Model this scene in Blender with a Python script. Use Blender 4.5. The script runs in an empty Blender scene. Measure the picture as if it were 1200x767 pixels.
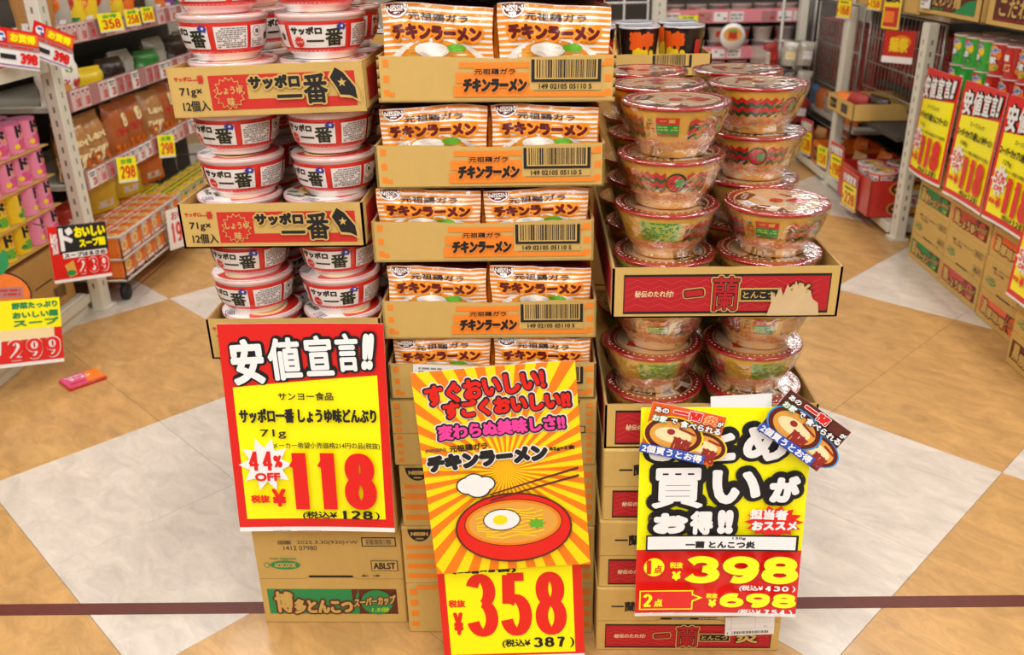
import bpy, bmesh, math, random
from mathutils import Matrix, Vector
from math import sin, cos, pi, radians, sqrt
random.seed(7)
scn = bpy.context.scene
col = scn.collection

# ------------------------------------------------------------ camera
cd = bpy.data.cameras.new('camera')
cam = bpy.data.objects.new('camera', cd); col.objects.link(cam)
cam.location = (0, 0, 1.35)
cam.rotation_euler = (Matrix.Rotation(radians(1.929), 3, 'Z') @ Matrix.Rotation(radians(90 - 23.608), 3, 'X')
                      @ Matrix.Rotation(radians(-1.195), 3, 'Z')).to_euler()
cd.sensor_fit = 'HORIZONTAL'; cd.sensor_width = 36; cd.lens = 36 * 1031.5 / 1200
cd.clip_start = .02; cd.clip_end = 60
cd.dof.use_dof = True; cd.dof.focus_distance = 1.62; cd.dof.aperture_fstop = 4.6
scn.camera = cam

# ------------------------------------------------------------ world, lamps, exposure
w = bpy.data.worlds.new('shop_world'); scn.world = w; w.use_nodes = True
bg = w.node_tree.nodes['Background']; bg.inputs[0].default_value = (1, .99, .975, 1); bg.inputs[1].default_value = .44
def area_lamp(x, y, z, sx, sy, watts, rot=(0, 0, 0)):
    l = bpy.data.lights.new('ceiling_tube_light', 'AREA'); l.shape = 'RECTANGLE'; l.size = sx; l.size_y = sy
    l.energy = watts; l.color = (1, .985, .955)
    o = bpy.data.objects.new('ceiling_tube_light', l); o.location = (x, y, z); o.rotation_euler = rot; col.objects.link(o)
for lx in (-1.9, 0.0, 1.9):
    for ly, wt in ((-1.6, 66), (.9, 50), (3.6, 26), (6.0, 20)):
        area_lamp(lx, ly, 2.84, .28, 1.9, wt)
scn.view_settings.view_transform = 'Standard'; scn.view_settings.look = 'None'
scn.view_settings.gamma = 1; scn.view_settings.use_curve_mapping = False
scn.view_settings.exposure = -0.28
scn.cycles.max_bounces = 7; scn.cycles.transparent_max_bounces = 16
scn.cycles.caustics_reflective = False; scn.cycles.caustics_refractive = False

# ------------------------------------------------------------ materials
def lin(h):
    h = h.lstrip('#'); c = [int(h[i:i+2], 16) / 255 for i in (0, 2, 4)]
    return [x / 12.92 if x <= .04045 else ((x + .055) / 1.055) ** 2.4 for x in c] + [1]
SPEC = {  # name: (hex, roughness, coat, extra)
 'kraft': ('#cba65b', .75, 0, 'fibre'), 'kraft_dark': ('#b58a48', .8, 0, 'fibre'), 'kraft_edge': ('#a98450', .9, 0, 'fibre'),
 'kraft_tear': ('#cdb083', .9, 0, 'fibre'),
 'red': ('#dc1a16', .35, .3, ''), 'tray_red': ('#c8281c', .6, 0, ''), 'deep_red': ('#b4121c', .6, 0, ''), 'line_red': ('#d4404a', .6, 0, ''),
 'yellow': ('#fff600', .35, .3, ''), 'price_red': ('#e01818', .35, .3, ''), 'orange': ('#f5821c', .5, 0, ''), 'poster_orange': ('#f07e14', .4, .2, ''),
 'print_orange': ('#ee8420', .6, 0, ''), 'poster_yellow': ('#ffdc08', .4, .2, ''), 'pink': ('#f0409c', .4, .2, ''),
 'white': ('#eeeceb', .4, .2, ''), 'paper': ('#e6e2de', .6, 0, ''), 'ink': ('#141010', .6, 0, ''), 'ink_soft': ('#4a4038', .7, 0, ''),
 'grey_print': ('#8d8784', .7, 0, ''), 'blue': ('#2a52b8', .4, .2, ''), 'sky': ('#2f97dc', .4, .2, ''), 'green': ('#1f8a4c', .5, .1, ''),
 'leaf': ('#5fae2c', .5, .2, ''), 'lime': ('#9ec83c', .5, .1, ''), 'maroon': ('#5e1012', .3, .6, ''), 'noodle': ('#e0a040', .5, .3, ''), 'cream': ('#f2dca8', .5, .2, ''),
 'pack_white': ('#fbf6ee', .28, .3, 'crinkle'), 'pack_orange': ('#fb951c', .28, .3, 'crinkle'), 'pack_maroon': ('#631314', .25, .3, 'crinkle'),
 'pack_noodle': ('#dfa040', .3, .3, 'crinkle'), 'pack_green': ('#6fb51e', .3, .3, 'crinkle'), 'pack_ink': ('#2a1410', .3, .3, 'crinkle'),
 'bowl_white': ('#f0e6e0', .3, .6, 'film'), 'bowl_red': ('#dd2c22', .3, .6, 'film'), 'bowl_ink': ('#24281a', .3, .5, 'film'), 'bowl_grey': ('#8f8884', .4, .4, 'film'),
 'bowl_blue': ('#2b3c9a', .3, .5, 'film'), 'bowl_green': ('#5a9c58', .3, .5, 'film'), 'lid_pink': ('#e8c4c0', .2, 1, 'film'),
 'gold': ('#e2aa3e', .3, .8, 'goldfilm'), 'gold_foot': ('#e6a23c', .3, .8, 'film'), 'rim_red': ('#b01824', .16, 1, 'film'), 'zig_green': ('#124a2c', .3, .7, 'film'), 'zig_red': ('#c81e22', .3, .7, 'film'),
 'panel_green': ('#128a3c', .3, .7, 'film'), 'panel_lime': ('#a9bc48', .35, .7, 'film'), 'lid_soup': ('#f4cda4', .2, 1, 'film'), 'lid_dark': ('#4a1c14', .2, 1, 'film'), 'lid_cream': ('#f6e4d2', .2, 1, 'film'),  # gold bowl lid soup paled pinkish to stand in for ceiling glare
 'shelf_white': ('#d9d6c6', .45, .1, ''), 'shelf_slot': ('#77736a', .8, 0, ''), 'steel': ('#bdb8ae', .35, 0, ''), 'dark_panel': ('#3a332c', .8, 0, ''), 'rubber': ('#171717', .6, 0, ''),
 'trim_brown': ('#5c241a', .45, .1, 'grain'), 'tile_brown': ('#bf935a', .33, .15, 'tile'), 'tile_white': ('#cfc3b6', .33, .15, 'tile'), 'grout': ('#8a6f52', .8, 0, ''),
 'ceiling_white': ('#e8e6e0', .8, 0, ''), 'wall_cream': ('#c9bfae', .8, 0, ''),
 'bag_pink': ('#f08fb8', .35, .5, 'crinkle'), 'bag_rose': ('#dd4a86', .35, .5, 'crinkle'), 'bag_yellow': ('#f2d020', .35, .5, 'crinkle'), 'bag_orange': ('#ee7a22', .35, .5, 'crinkle'),
 'bag_red': ('#c22a20', .35, .5, 'crinkle'), 'bag_green': ('#3d8a3a', .35, .5, 'crinkle'), 'bag_tan': ('#b98348', .3, .6, 'crinkle'), 'bag_clear': ('#b9b2a4', .2, .8, 'crinkle'), 'bag_dark': ('#3a2a22', .3, .6, 'crinkle'),
 'bun': ('#b05c24', .4, .4, ''), 'cup_green': ('#36b040', .35, .5, 'film'), 'cup_red': ('#c62a24', .35, .5, 'film'), 'cup_black': ('#1c1614', .35, .5, 'film'), 'cup_lid': ('#d4d2da', .2, .8, 'film'), 'flame': ('#ea5a14', .4, .4, ''),
 'tag_pink': ('#b07a7a', .4, .4, ''), 'rail_pink': ('#e48c98', .4, .4, ''), 'carton_red': ('#96231c', .6, .1, ''), 'net_green': ('#3c5c3c', .6, 0, ''), 'purple': ('#8a4a9c', .4, .3, ''),
}
MATS = {}
def M(n):
    if n in MATS: return MATS[n]
    m = bpy.data.materials.new(n); m.use_nodes = True; MATS[n] = m
    nt = m.node_tree; N = nt.nodes; L = nt.links
    if n == 'clear_film':
        for x in list(N): N.remove(x)
        out = N.new('ShaderNodeOutputMaterial'); mix = N.new('ShaderNodeMixShader'); tr = N.new('ShaderNodeBsdfTransparent'); gl = N.new('ShaderNodeBsdfGlossy')
        gl.inputs['Roughness'].default_value = .12; tr.inputs[0].default_value = (.99, .985, .98, 1)
        fr = N.new('ShaderNodeFresnel'); fr.inputs[0].default_value = 1.45
        ma = N.new('ShaderNodeMath'); ma.operation = 'MULTIPLY_ADD'; ma.inputs[1].default_value = .48; ma.inputs[2].default_value = .008
        no = N.new('ShaderNodeTexNoise'); no.inputs['Scale'].default_value = 38; no.inputs['Detail'].default_value = 2; no.inputs['Distortion'].default_value = 1.5
        bu = N.new('ShaderNodeBump'); bu.inputs['Strength'].default_value = .45; bu.inputs['Distance'].default_value = .006
        tc = N.new('ShaderNodeTexCoord'); L.new(tc.outputs['Object'], no.inputs[0])
        L.new(no.outputs[0], bu.inputs['Height']); L.new(bu.outputs[0], gl.inputs['Normal']); L.new(bu.outputs[0], fr.inputs['Normal'])
        L.new(fr.outputs[0], ma.inputs[0]); L.new(ma.outputs[0], mix.inputs[0]); L.new(tr.outputs[0], mix.inputs[1]); L.new(gl.outputs[0], mix.inputs[2]); L.new(mix.outputs[0], out.inputs[0])
        return m
    hx, ro, coat, ex = SPEC[n]
    b = N['Principled BSDF']; c = lin(hx)
    b.inputs['Base Color'].default_value = c; b.inputs['Roughness'].default_value = ro
    b.inputs['Coat Weight'].default_value = coat; b.inputs['Coat Roughness'].default_value = .08
    if n == 'steel': b.inputs['Metallic'].default_value = .6
    if ex:
        tc = N.new('ShaderNodeTexCoord'); no = N.new('ShaderNodeTexNoise'); L.new(tc.outputs['Object'], no.inputs[0])
        rp = N.new('ShaderNodeValToRGB'); L.new(no.outputs[0], rp.inputs[0])
        def shade(a, bb, p0=.3, p1=.7):
            rp.color_ramp.elements[0].position = p0; rp.color_ramp.elements[1].position = p1
            rp.color_ramp.elements[0].color = [v * a for v in c[:3]] + [1]; rp.color_ramp.elements[1].color = [min(1, v * bb) for v in c[:3]] + [1]
            L.new(rp.outputs[0], b.inputs['Base Color'])
        def bump(scale, st, dist, det=2, distort=0, coatn=False):
            n2 = N.new('ShaderNodeTexNoise'); n2.inputs['Scale'].default_value = scale; n2.inputs['Detail'].default_value = det; n2.inputs['Distortion'].default_value = distort
            L.new(tc.outputs['Object'], n2.inputs[0]); bu = N.new('ShaderNodeBump'); bu.inputs['Strength'].default_value = st; bu.inputs['Distance'].default_value = dist
            L.new(n2.outputs[0], bu.inputs['Height']); L.new(bu.outputs[0], b.inputs['Normal'])
            if coatn: L.new(bu.outputs[0], b.inputs['Coat Normal'])
        if ex == 'fibre':
            no.inputs['Scale'].default_value = 14; no.inputs['Detail'].default_value = 8; no.inputs['Roughness'].default_value = .7; shade(.93, 1.06); bump(60, .15, .002)
        elif ex == 'tile':
            mp = N.new('ShaderNodeMapping'); mp.inputs['Scale'].default_value = (1, .45, 1); L.new(tc.outputs['Object'], mp.inputs[0]); 
            oi = N.new('ShaderNodeObjectInfo'); ad = N.new('ShaderNodeVectorMath'); ad.operation = 'ADD'
            sc = N.new('ShaderNodeVectorMath'); sc.operation = 'SCALE'; sc.inputs[3].default_value = 40
            cb = N.new('ShaderNodeCombineXYZ'); [L.new(oi.outputs['Random'], cb.inputs[i]) for i in range(3)]
            L.new(cb.outputs[0], sc.inputs[0]); L.new(mp.outputs[0], ad.inputs[0]); L.new(sc.outputs[0], ad.inputs[1]); L.new(ad.outputs[0], no.inputs[0])
            no.inputs['Scale'].default_value = 19; no.inputs['Detail'].default_value = 10; no.inputs['Roughness'].default_value = .72; no.inputs['Distortion'].default_value = .8
            if n == 'tile_brown': shade(.74, 1.17, .34, .68)
            else: shade(.80, 1.09, .34, .66)
            bump(90, .05, .001)
        elif ex == 'grain':
            no.inputs['Scale'].default_value = 30; shade(.9, 1.1)
        elif ex == 'crinkle':
            no.inputs['Scale'].default_value = 5; shade(.97, 1.02); bump(26, .5, .006, 3, 1.2, True)
        elif ex == 'film':
            no.inputs['Scale'].default_value = 5; shade(.97, 1.02); bump(34, .3, .004, 2, 1.5, True)
        elif ex == 'goldfilm':
            no.inputs['Scale'].default_value = 16; no.inputs['Detail'].default_value = 4; shade(.8, 1.2); bump(34, .35, .004, 2, 1.5, True)
    return m

# ------------------------------------------------------------ mesh and object helpers
class MB:
    def __init__(s): s.V = []; s.F = []; s.I = []; s.mats = []; s.smooth = []
    def mi(s, n):
        if n not in s.mats: s.mats.append(n)
        return s.mats.index(n)
    def add(s, V, F, mat, sm=False, T=None):
        o = len(s.V)
        s.V += [tuple(T @ Vector(v)) for v in V] if T is not None else [tuple(v) for v in V]
        for k, f in enumerate(F):
            s.F.append([i + o for i in f]); s.I.append(s.mi(mat if isinstance(mat, str) else mat[k])); s.smooth.append(sm)
        return s
    def box(s, x0, x1, y0, y1, z0, z1, mat, T=None):
        V = [(x, y, z) for z in (z0, z1) for y in (y0, y1) for x in (x0, x1)]
        return s.add(V, [(0,2,3,1),(4,5,7,6),(0,1,5,4),(2,6,7,3),(0,4,6,2),(1,3,7,5)], mat, False, T)
    def cbox(s, x0, x1, y0, y1, z0, z1, mat, b=.003):  # box with chamfered vertical and top edges
        V = []
        for z, i in ((z0, 0), (z1 - b, 0), (z1, b)):
            V += [(x0+i+b, y0+i, z), (x1-i-b, y0+i, z), (x1-i, y0+i+b, z), (x1-i, y1-i-b, z), (x1-i-b, y1-i, z), (x0+i+b, y1-i, z), (x0+i, y1-i-b, z), (x0+i, y0+i+b, z)]
        F = [tuple(reversed(range(8))), tuple(range(16, 24))]
        for r in (0, 8):
            F += [(r+k, r+(k+1) % 8, r+8+(k+1) % 8, r+8+k) for k in range(8)]
        return s.add(V, F, mat)
    def rod(s, a, b, r, mat, n=6):
        a = Vector(a); b = Vector(b); d = (b-a).normalized(); u = d.orthogonal().normalized(); v = d.cross(u)
        V = [p + (u*cos(t*2*pi/n) + v*sin(t*2*pi/n))*r for p in (a, b) for t in range(n)]
        return s.add(V, [(k, (k+1) % n, n+(k+1) % n, n+k) for k in range(n)] + [tuple(range(n-1, -1, -1)), tuple(range(n, 2*n))], mat, True)
    def lathe(s, prof, mat, n=48, cap0=True, cap1=True):  # prof (r, z); mat one name or one per band
        V = [(r*cos(2*pi*k/n), r*sin(2*pi*k/n), z) for r, z in prof for k in range(n)]
        F = []; ms = []
        for j in range(len(prof)-1):
            for k in range(n):
                F.append((j*n+k, j*n+(k+1) % n, (j+1)*n+(k+1) % n, (j+1)*n+k)); ms.append(mat if isinstance(mat, str) else mat[j])
        s.add(V, F, ms, True)
        if cap0: s.add([V[k] for k in range(n)], [tuple(reversed(range(n)))], mat if isinstance(mat, str) else mat[0])
        if cap1: s.add([V[(len(prof)-1)*n+k] for k in range(n)], [tuple(range(n))], mat if isinstance(mat, str) else mat[-1])
        return s
    def pr(s, P, fn, step=None):   # lay a flat print onto a surface
        for V, F, m in P.items:
            if step:
                bm = bmesh.new(); vs = [bm.verts.new(v) for v in V]
                for f in F:
                    try: bm.faces.new([vs[i] for i in f])
                    except ValueError: pass
                for ax in (0, 1):
                    lo = min(v[ax] for v in V); hi = max(v[ax] for v in V); k = math.ceil(lo/step + 1e-4)
                    while k*step < hi - 1e-5:
                        pc = [0, 0, 0]; pc[ax] = k*step; no = [0, 0, 0]; no[ax] = 1
                        bmesh.ops.bisect_plane(bm, geom=bm.verts[:]+bm.edges[:]+bm.faces[:], plane_co=pc, plane_no=no, dist=1e-6); k += 1
                bm.verts.index_update(); V = [tuple(v.co) for v in bm.verts]; F = [[v.index for v in f.verts] for f in bm.faces]; bm.free()
            s.add([fn(*v) for v in V], F, m)
        return s
    def mesh(s, name):
        me = bpy.data.meshes.new(name); me.from_pydata(s.V, [], s.F)
        for n in s.mats: me.materials.append(M(n))
        me.polygons.foreach_set('material_index', s.I); me.polygons.foreach_set('use_smooth', s.smooth); me.update()
        return me
    def build(s, name, parent=None, loc=(0, 0, 0), rz=0):
        return ob(name, s.mesh(name), parent, loc, rz)
def ob(name, me, parent=None, loc=(0, 0, 0), rz=0):
    o = bpy.data.objects.new(name, me); col.objects.link(o); o.parent = parent; o.location = loc; o.rotation_euler = (0, 0, rz)
    return o
def tag(o, label, cat, group=None):
    o['label'] = label; o['category'] = cat
    if group: o['group'] = group
    return o
def thing(name, label, cat, loc=(0, 0, 0), rz=0, group=None):
    return tag(ob(name, None, None, loc, rz), label, cat, group)
def struct(o): o['kind'] = 'structure'; return o
def dup(root, loc, rot=(0, 0, 0), label=None, group=None, scale=None):
    kids = {}
    for ch in root.children: kids[ch] = list(ch.children)
    r = root.copy(); col.objects.link(r); r.location = loc; r.rotation_euler = rot
    if scale: r.scale = scale
    if label: r['label'] = label
    if group: r['group'] = group
    for ch, gs in kids.items():
        c = ch.copy(); col.objects.link(c); c.parent = r
        for g in gs:
            d = g.copy(); col.objects.link(d); d.parent = c
    return r
class Kind:            # the first placement moves the prototype itself, later ones copy it
    def __init__(s, root): s.root = root; s.used = False
    def put(s, loc, rot=(0, 0, 0), label=None, group=None, scale=None):
        if not s.used:
            s.used = True; r = s.root; r.location = loc; r.rotation_euler = rot
            if scale: r.scale = scale
            if label: r['label'] = label
            if group: r['group'] = group
            return r
        return dup(s.root, loc, rot, label, group, scale if scale else (1, 1, 1))

# ------------------------------------------------------------ flat print
GC = {}
def glyphs(t, off, res=3, sp=1.0):
    k = (t, off, res, sp)
    if k not in GC:
        c = bpy.data.curves.new('lettering', 'FONT'); c.body = t; c.offset = off; c.resolution_u = res; c.space_character = sp
        o = bpy.data.objects.new('lettering', c); col.objects.link(o)
        bpy.context.view_layer.update()
        me = bpy.data.meshes.new_from_object(o)
        V = [(v.co.x, v.co.y) for v in me.vertices]; F = [tuple(p.vertices) for p in me.polygons]
        bpy.data.objects.remove(o); bpy.data.curves.remove(c); bpy.data.meshes.remove(me)
        xs = [v[0] for v in V]; ys = [v[1] for v in V]; a, b, d, e = min(xs), max(xs), min(ys), max(ys)
        if b-a < 1e-6: b = a+1
        if e-d < 1e-6: e = d+1
        GC[k] = ([((x-a)/(b-a), (y-d)/(e-d)) for x, y in V], F)
    return GC[k]
class Pr:
    def __init__(s, dz=.00012): s.items = []; s.z = dz; s.dz = dz
    def _n(s): s.z += s.dz
    def poly(s, pts, m):
        s.items.append(([(x, y, s.z) for x, y in pts], [tuple(range(len(pts)))], m)); s._n(); return s
    def rect(s, x0, y0, x1, y1, m): return s.poly([(x0, y0), (x1, y0), (x1, y1), (x0, y1)], m)
    def rects(s, L, m):
        V = []; F = []
        for x0, y0, x1, y1 in L:
            F.append(tuple(range(len(V), len(V)+4))); V += [(x0, y0, s.z), (x1, y0, s.z), (x1, y1, s.z), (x0, y1, s.z)]
        s.items.append((V, F, m)); s._n(); return s
    def disc(s, x, y, rx, m, ry=None, n=28, a0=0, a1=2*pi):
        ry = ry or rx
        return s.poly([(x+rx*cos(a0+(a1-a0)*k/n), y+ry*sin(a0+(a1-a0)*k/n)) for k in range(n if a1-a0 > 6.28 else n+1)], m)
    def star(s, x, y, r, m, n=12, q=.72, ry=1, a=0):
        return s.poly([(x+(r if k % 2 == 0 else r*q)*cos(a+pi*k/n), y+ry*(r if k % 2 == 0 else r*q)*sin(a+pi*k/n)) for k in range(2*n)], m)
    def band(s, pts, h, m):   # ribbon of constant height along a polyline
        V = []; F = []
        for x, y in pts: V += [(x, y-h/2, s.z), (x, y+h/2, s.z)]
        for k in range(len(pts)-1): F.append((2*k, 2*k+2, 2*k+3, 2*k+1))
        s.items.append((V, F, m)); s._n(); return s
    def text(s, t, x0, y0, x1, y1, m, b=0, rot=0, sl=0, edge=(), off=.0, res=3, bx=None):
        """t fitted into the box; b = stroke growth in metres, edge = [(material, growth)] outlines drawn first"""
        V, F = glyphs(t, off, res); W = x1-x0; H = y1-y0; cx = (x0+x1)/2; cy = (y0+y1)/2; c, n = cos(radians(rot)), sin(radians(rot))
        bx = b if bx is None else bx
        def put(gx, gy, mm, k):
            iw = W-2*bx; ih = H-2*b; VV = []; FF = []
            if max(gx, gy) > .003: k = 22
            if max(gx, gy) > .008: k = 32
            dirs = [(0, 0)] if gx <= 0 and gy <= 0 else [(cos(i*2*pi/k), sin(i*2*pi/k)) for i in range(k)] + ([(.5*cos(i*pi/4), .5*sin(i*pi/4)) for i in range(8)] if k > 20 else []) + ([(.78*cos(i*pi/10), .78*sin(i*pi/10)) for i in range(20)] if k > 30 else []) + [(0, 0)]
            for dx, dy in dirs:
                o = len(VV)
                for x, y in V:
                    px = -iw/2 + x*iw; py = -ih/2 + y*ih; px += sl*py; px += dx*gx; py += dy*gy
                    VV.append((cx+px*c-py*n, cy+px*n+py*c, s.z))
                s.z += .000012
                FF += [tuple(i+o for i in f) for f in F]
            s.items.append((VV, FF, mm)); s._n()
        for mm, g in edge: put(bx+g, b+g, mm, 12)
        put(bx, b, m, 8); return s
    def bars(s, x0, y0, x1, y1, m='ink', seed=1, pitch=None):
        r = random.Random(seed); L = []; x = x0; p = pitch or (x1-x0)/60
        while x < x1-p:
            wv = p*r.choice((.6, .6, 1.2, 1.8)); L.append((x, y0, min(x+wv, x1), y1)); x += wv + p*r.choice((.6, .9, 1.4))
        return s.rects(L, m)
    def lines(s, x0, y0, x1, y1, rows, m='grey_print', seed=1, fill=.8, gap=.5):
        r = random.Random(seed); L = []; h = (y1-y0)/rows
        for k in range(rows):
            x = x0; yb = y0+k*h
            while x < x1:
                d = h*r.uniform(.4, 2.2)
                if r.random() < fill: L.append((x, yb+h*gap*.4, min(x+d, x1), yb+h*(1-gap*.4)))
                x += d + h*.3
        if L: s.rects(L, m)
        return s
def arc(cx, cy, rx, ry, a0, a1, n=14): return [(cx+rx*cos(radians(a0+(a1-a0)*k/n)), cy+ry*sin(radians(a0+(a1-a0)*k/n))) for k in range(n+1)]
DIG = {
 '0': [arc(.5, .5, .5, .5, 0, 360, 28)], '1': [[(.58, -.001), (.58, 1.001)], [(.62, .93), (.40, .86), (.10, .76)]],
 '2': [arc(.5, .72, .48, .28, 165, -35, 16) + [(.62, .33), (.25, .12), (.08, 0)], [(-.05, 0), (1.04, 0)]],
 '3': [arc(.48, .76, .46, .24, 160, -80, 18), arc(.48, .27, .52, .27, 85, -165, 18)],
 '4': [[(.70, -.001), (.70, 1.0)], [(.66, .98), (.05, .30)], [(-.05, .27), (1.06, .27)]],
 '5': [[(.10, 1), (.98, 1)], [(.17, 1.04), (.10, .52)], arc(.46, .31, .52, .31, 135, -165, 20)],
 '6': [arc(.5, .30, .5, .30, 0, 360, 26), arc(.56, .42, .56, .58, 180, 60, 12)],
 '7': [[(-.03, 1), (1.03, 1)], [(.95, 1.0), (.60, .55), (.38, -.001)]],
 '8': [arc(.5, .76, .43, .24, 0, 360, 26), arc(.5, .27, .5, .27, 0, 360, 26)],
 '9': [arc(.5, .70, .5, .30, 0, 360, 26), arc(.44, .58, .56, .58, 0, -120, 12)]}
def digits(P, t, x0, y0, x1, y1, tx, ty, m, gap=.12, rot=0):
    n = len(t); ws = [(.74 if c == '1' else 1) for c in t]; u = (x1-x0)/(sum(ws)+gap*(n-1)); x = x0
    cx, cy = (x0+x1)/2, (y0+y1)/2; c, sn = cos(radians(rot)), sin(radians(rot))
    for ch, wd in zip(t, ws):
        bx0, bx1 = x+tx/2, x+u*wd-tx/2; by0, by1 = y0+ty/2, y1-ty/2
        for st in DIG[ch]:
            if ch in '1247' and len(st) == 2 and st[0][0] == st[1][0]: pts = [(bx0+a*(bx1-bx0), y0 if b < .5 else y1) for a, b in st]
            else: pts = [(bx0+a*(bx1-bx0), (y0 if b == -.001 else by0+b*(by1-by0))) for a, b in st]
            V = []; k = len(pts); closed = abs(pts[0][0]-pts[-1][0])+abs(pts[0][1]-pts[-1][1]) < 1e-7
            for i, (a, b) in enumerate(pts):
                p = pts[i-1] if i else (pts[-2] if closed else pts[0]); q = pts[i+1] if i < k-1 else (pts[1] if closed else pts[-1])
                dx, dy = q[0]-p[0], q[1]-p[1]; l = math.hypot(dx, dy); nx, ny = -dy/l, dx/l
                h = sqrt((nx*tx/2)**2+(ny*ty/2)**2)
                for sg in (-1, 1):
                    X, Y = a+sg*nx*h-cx, b+sg*ny*h-cy; V.append((cx+X*c-Y*sn, cy+X*sn+Y*c, P.z))
            P.items.append((V, [(2*i, 2*i+2, 2*i+3, 2*i+1) for i in range(k-1)], m)); P.z += .00003
        x += u*(wd+gap)
    P._n()
FRONT = lambda x, y, z: (x, -z, y)                         # print on a face looking to -y
TOP = lambda x, y, z: (x, y, z)
def front_at(y0, ox=0, oz=0): return lambda x, y, z: (x+ox, y0-z, y+oz)

# ------------------------------------------------------------ the setting
TH = radians(46.155); OA, OB, S = -.459, -.395, .988
dirA = Vector((cos(TH), sin(TH), 0)); dirB = Vector((-sin(TH), cos(TH), 0))
fl = MB().box(-5, 5, -2.5, 11, -.12, -.0085, 'grout').build('floor'); struct(fl)
def tile_mesh(m):
    h = S/4 - .0004; b = .0007
    V = [(-h, -h, -.008), (h, -h, -.008), (h, h, -.008), (-h, h, -.008), (-h, -h, -b), (h, -h, -b), (h, h, -b), (-h, h, -b), (-h+b, -h+b, 0), (h-b, -h+b, 0), (h-b, h-b, 0), (-h+b, h-b, 0)]
    F = [(8, 9, 10, 11)] + [(k, (k+1) % 4, 4+(k+1) % 4, 4+k) for k in range(4)] + [(4+k, 4+(k+1) % 4, 8+(k+1) % 4, 8+k) for k in range(4)]
    return MB().add(V, F, m).mesh('floor_tile')
tb, tw = tile_mesh('tile_brown'), tile_mesh('tile_white')
cnt = 0
for i in range(-14, 24):
    for j in range(-24, 16):
        # p = P.nA - a with nA = dirB ; q = P.nB - b with nB = -dirA
        p = OA + (i+.5)*S/2; q = OB + (j+.5)*S/2
        P = dirB*p - dirA*q
        if not (.75 < P.y < 7.2 and abs(P.x) < .9 + .42*P.y and abs(P.x) < 2.75): continue
        I = math.floor(i/2); J = math.floor(j/2)
        o = ob('floor_tile', tw if (I+J) % 2 else tb, fl, (P.x, P.y, 0), TH); cnt += 1
tr = MB().box(-2.3, 2.3, -.018, .018, -.004, .0012, 'trim_brown').build('trim_1', None, (-.065, 1.545, 0), radians(.93)); struct(tr)
struct(MB().box(-5, 5, -2.5, 11, 2.95, 3.0, 'ceiling_white').build('ceiling'))
struct(MB().box(-5, 5, 8.6, 8.7, -.1, 3, 'wall_cream').build('wall_back'))
fx = MB().box(-.17, .17, -1, 1, .01, .1, 'ceiling_white').mesh('ceiling_light')
for lx in (-1.9, 0, 1.9):
    for ly in (-1.6, .9, 3.6, 6.0): struct(ob('trim_2', fx, None, (lx, ly, 2.85)))

# ------------------------------------------------------------ cardboard
def open_tray(W, D, H, t=.004, cut=None):
    """open carton: four walls with a flute edge, floor; front face at y=0. cut = profile of the front wall's top"""
    b = MB(); b.box(-W/2, W/2, 0, D, 0, .003, 'kraft')
    n = 26
    def wall(p0, p1, inn, f):   # p0->p1 outer edge, inn = inward offset
        V = []; F = []; ms = []
        for k in range(n+1):
            u = k/n; x = p0[0]+(p1[0]-p0[0])*u; y = p0[1]+(p1[1]-p0[1])*u; h = H + f(u)
            V += [(x, y, 0), (x, y, h), (x+inn[0], y+inn[1], h), (x+inn[0], y+inn[1], 0)]
        for k in range(n):
            o = 4*k; F += [(o, o+4, o+5, o+1), (o+1, o+5, o+6, o+2), (o+2, o+6, o+7, o+3)]; ms += ['kraft', 'kraft_edge', 'kraft']
        F += [(0, 1, 2, 3), (4*n+3, 4*n+2, 4*n+1, 4*n)]; ms += ['kraft', 'kraft']
        b.add(V, F, ms)
    r = random.Random(int(W*1e4))
    jag = lambda u: (r.random()-.5)*.0012
    wall((-W/2, 0), (W/2, 0), (0, t), lambda u: jag(u) + (cut(u) if cut else 0)); wall((-W/2, D), (W/2, D), (0, -t), jag)
    wall((-W/2, 0), (-W/2, D), (t, 0), jag); wall((W/2, 0), (W/2, D), (-t, 0), jag)
    return b
def carton(name, label, group, W, D, H, art_top, art_low, m='kraft', cat='carton'):
    """closed case: body with recessed joint, an upper and a lower front flap, print on each flap"""
    t = thing(name, label, cat, group=group)
    MB().cbox(-W/2, W/2, .002, D, 0, H, m, .003).build('body', t)
    up = MB(); sl = .006; hh = H*.48; W2 = W/2-.002
    z = hh+.002
    V = [(-W2, z), (-W*.18, z), (-W*.15, z+sl*1.4), (W*.15, z+sl*1.4), (W*.18, z), (W2, z), (W2, H-.004), (-W2, H-.004)]
    n = len(V); VV = [(x, 0, y) for x, y in V] + [(x, .003, y) for x, y in V]
    up.add(VV, [tuple(range(n))] + [(k, n+k, n+(k+1) % n, (k+1) % n) for k in range(n)], m)
    if art_top: up.pr(art_top, FRONT)
    up.build('upper_flap', t)
    V = [(-W2, .002), (W2, .002), (W2, z-.004), (W2-.006, z-.0015), (W*.18, z-.0015), (W*.155, z+.002), (-W*.155, z+.002), (-W*.18, z-.0015), (-W2+.006, z-.0015), (-W2, z-.004)]
    n = len(V); VV = [(x, 0, y) for x, y in V] + [(x, .003, y) for x, y in V]
    lo = MB().add(VV, [tuple(range(n))] + [(k, n+k, n+(k+1) % n, (k+1) % n) for k in range(n)], m)
    if art_low: lo.pr(art_low, FRONT)
    lo.build('lower_flap', t)
    MB().box(-W*.15, W*.15, .0005, .0018, z+.0015, z+sl*1.4, 'ink').build('hand_slot', t)
    return t

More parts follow.
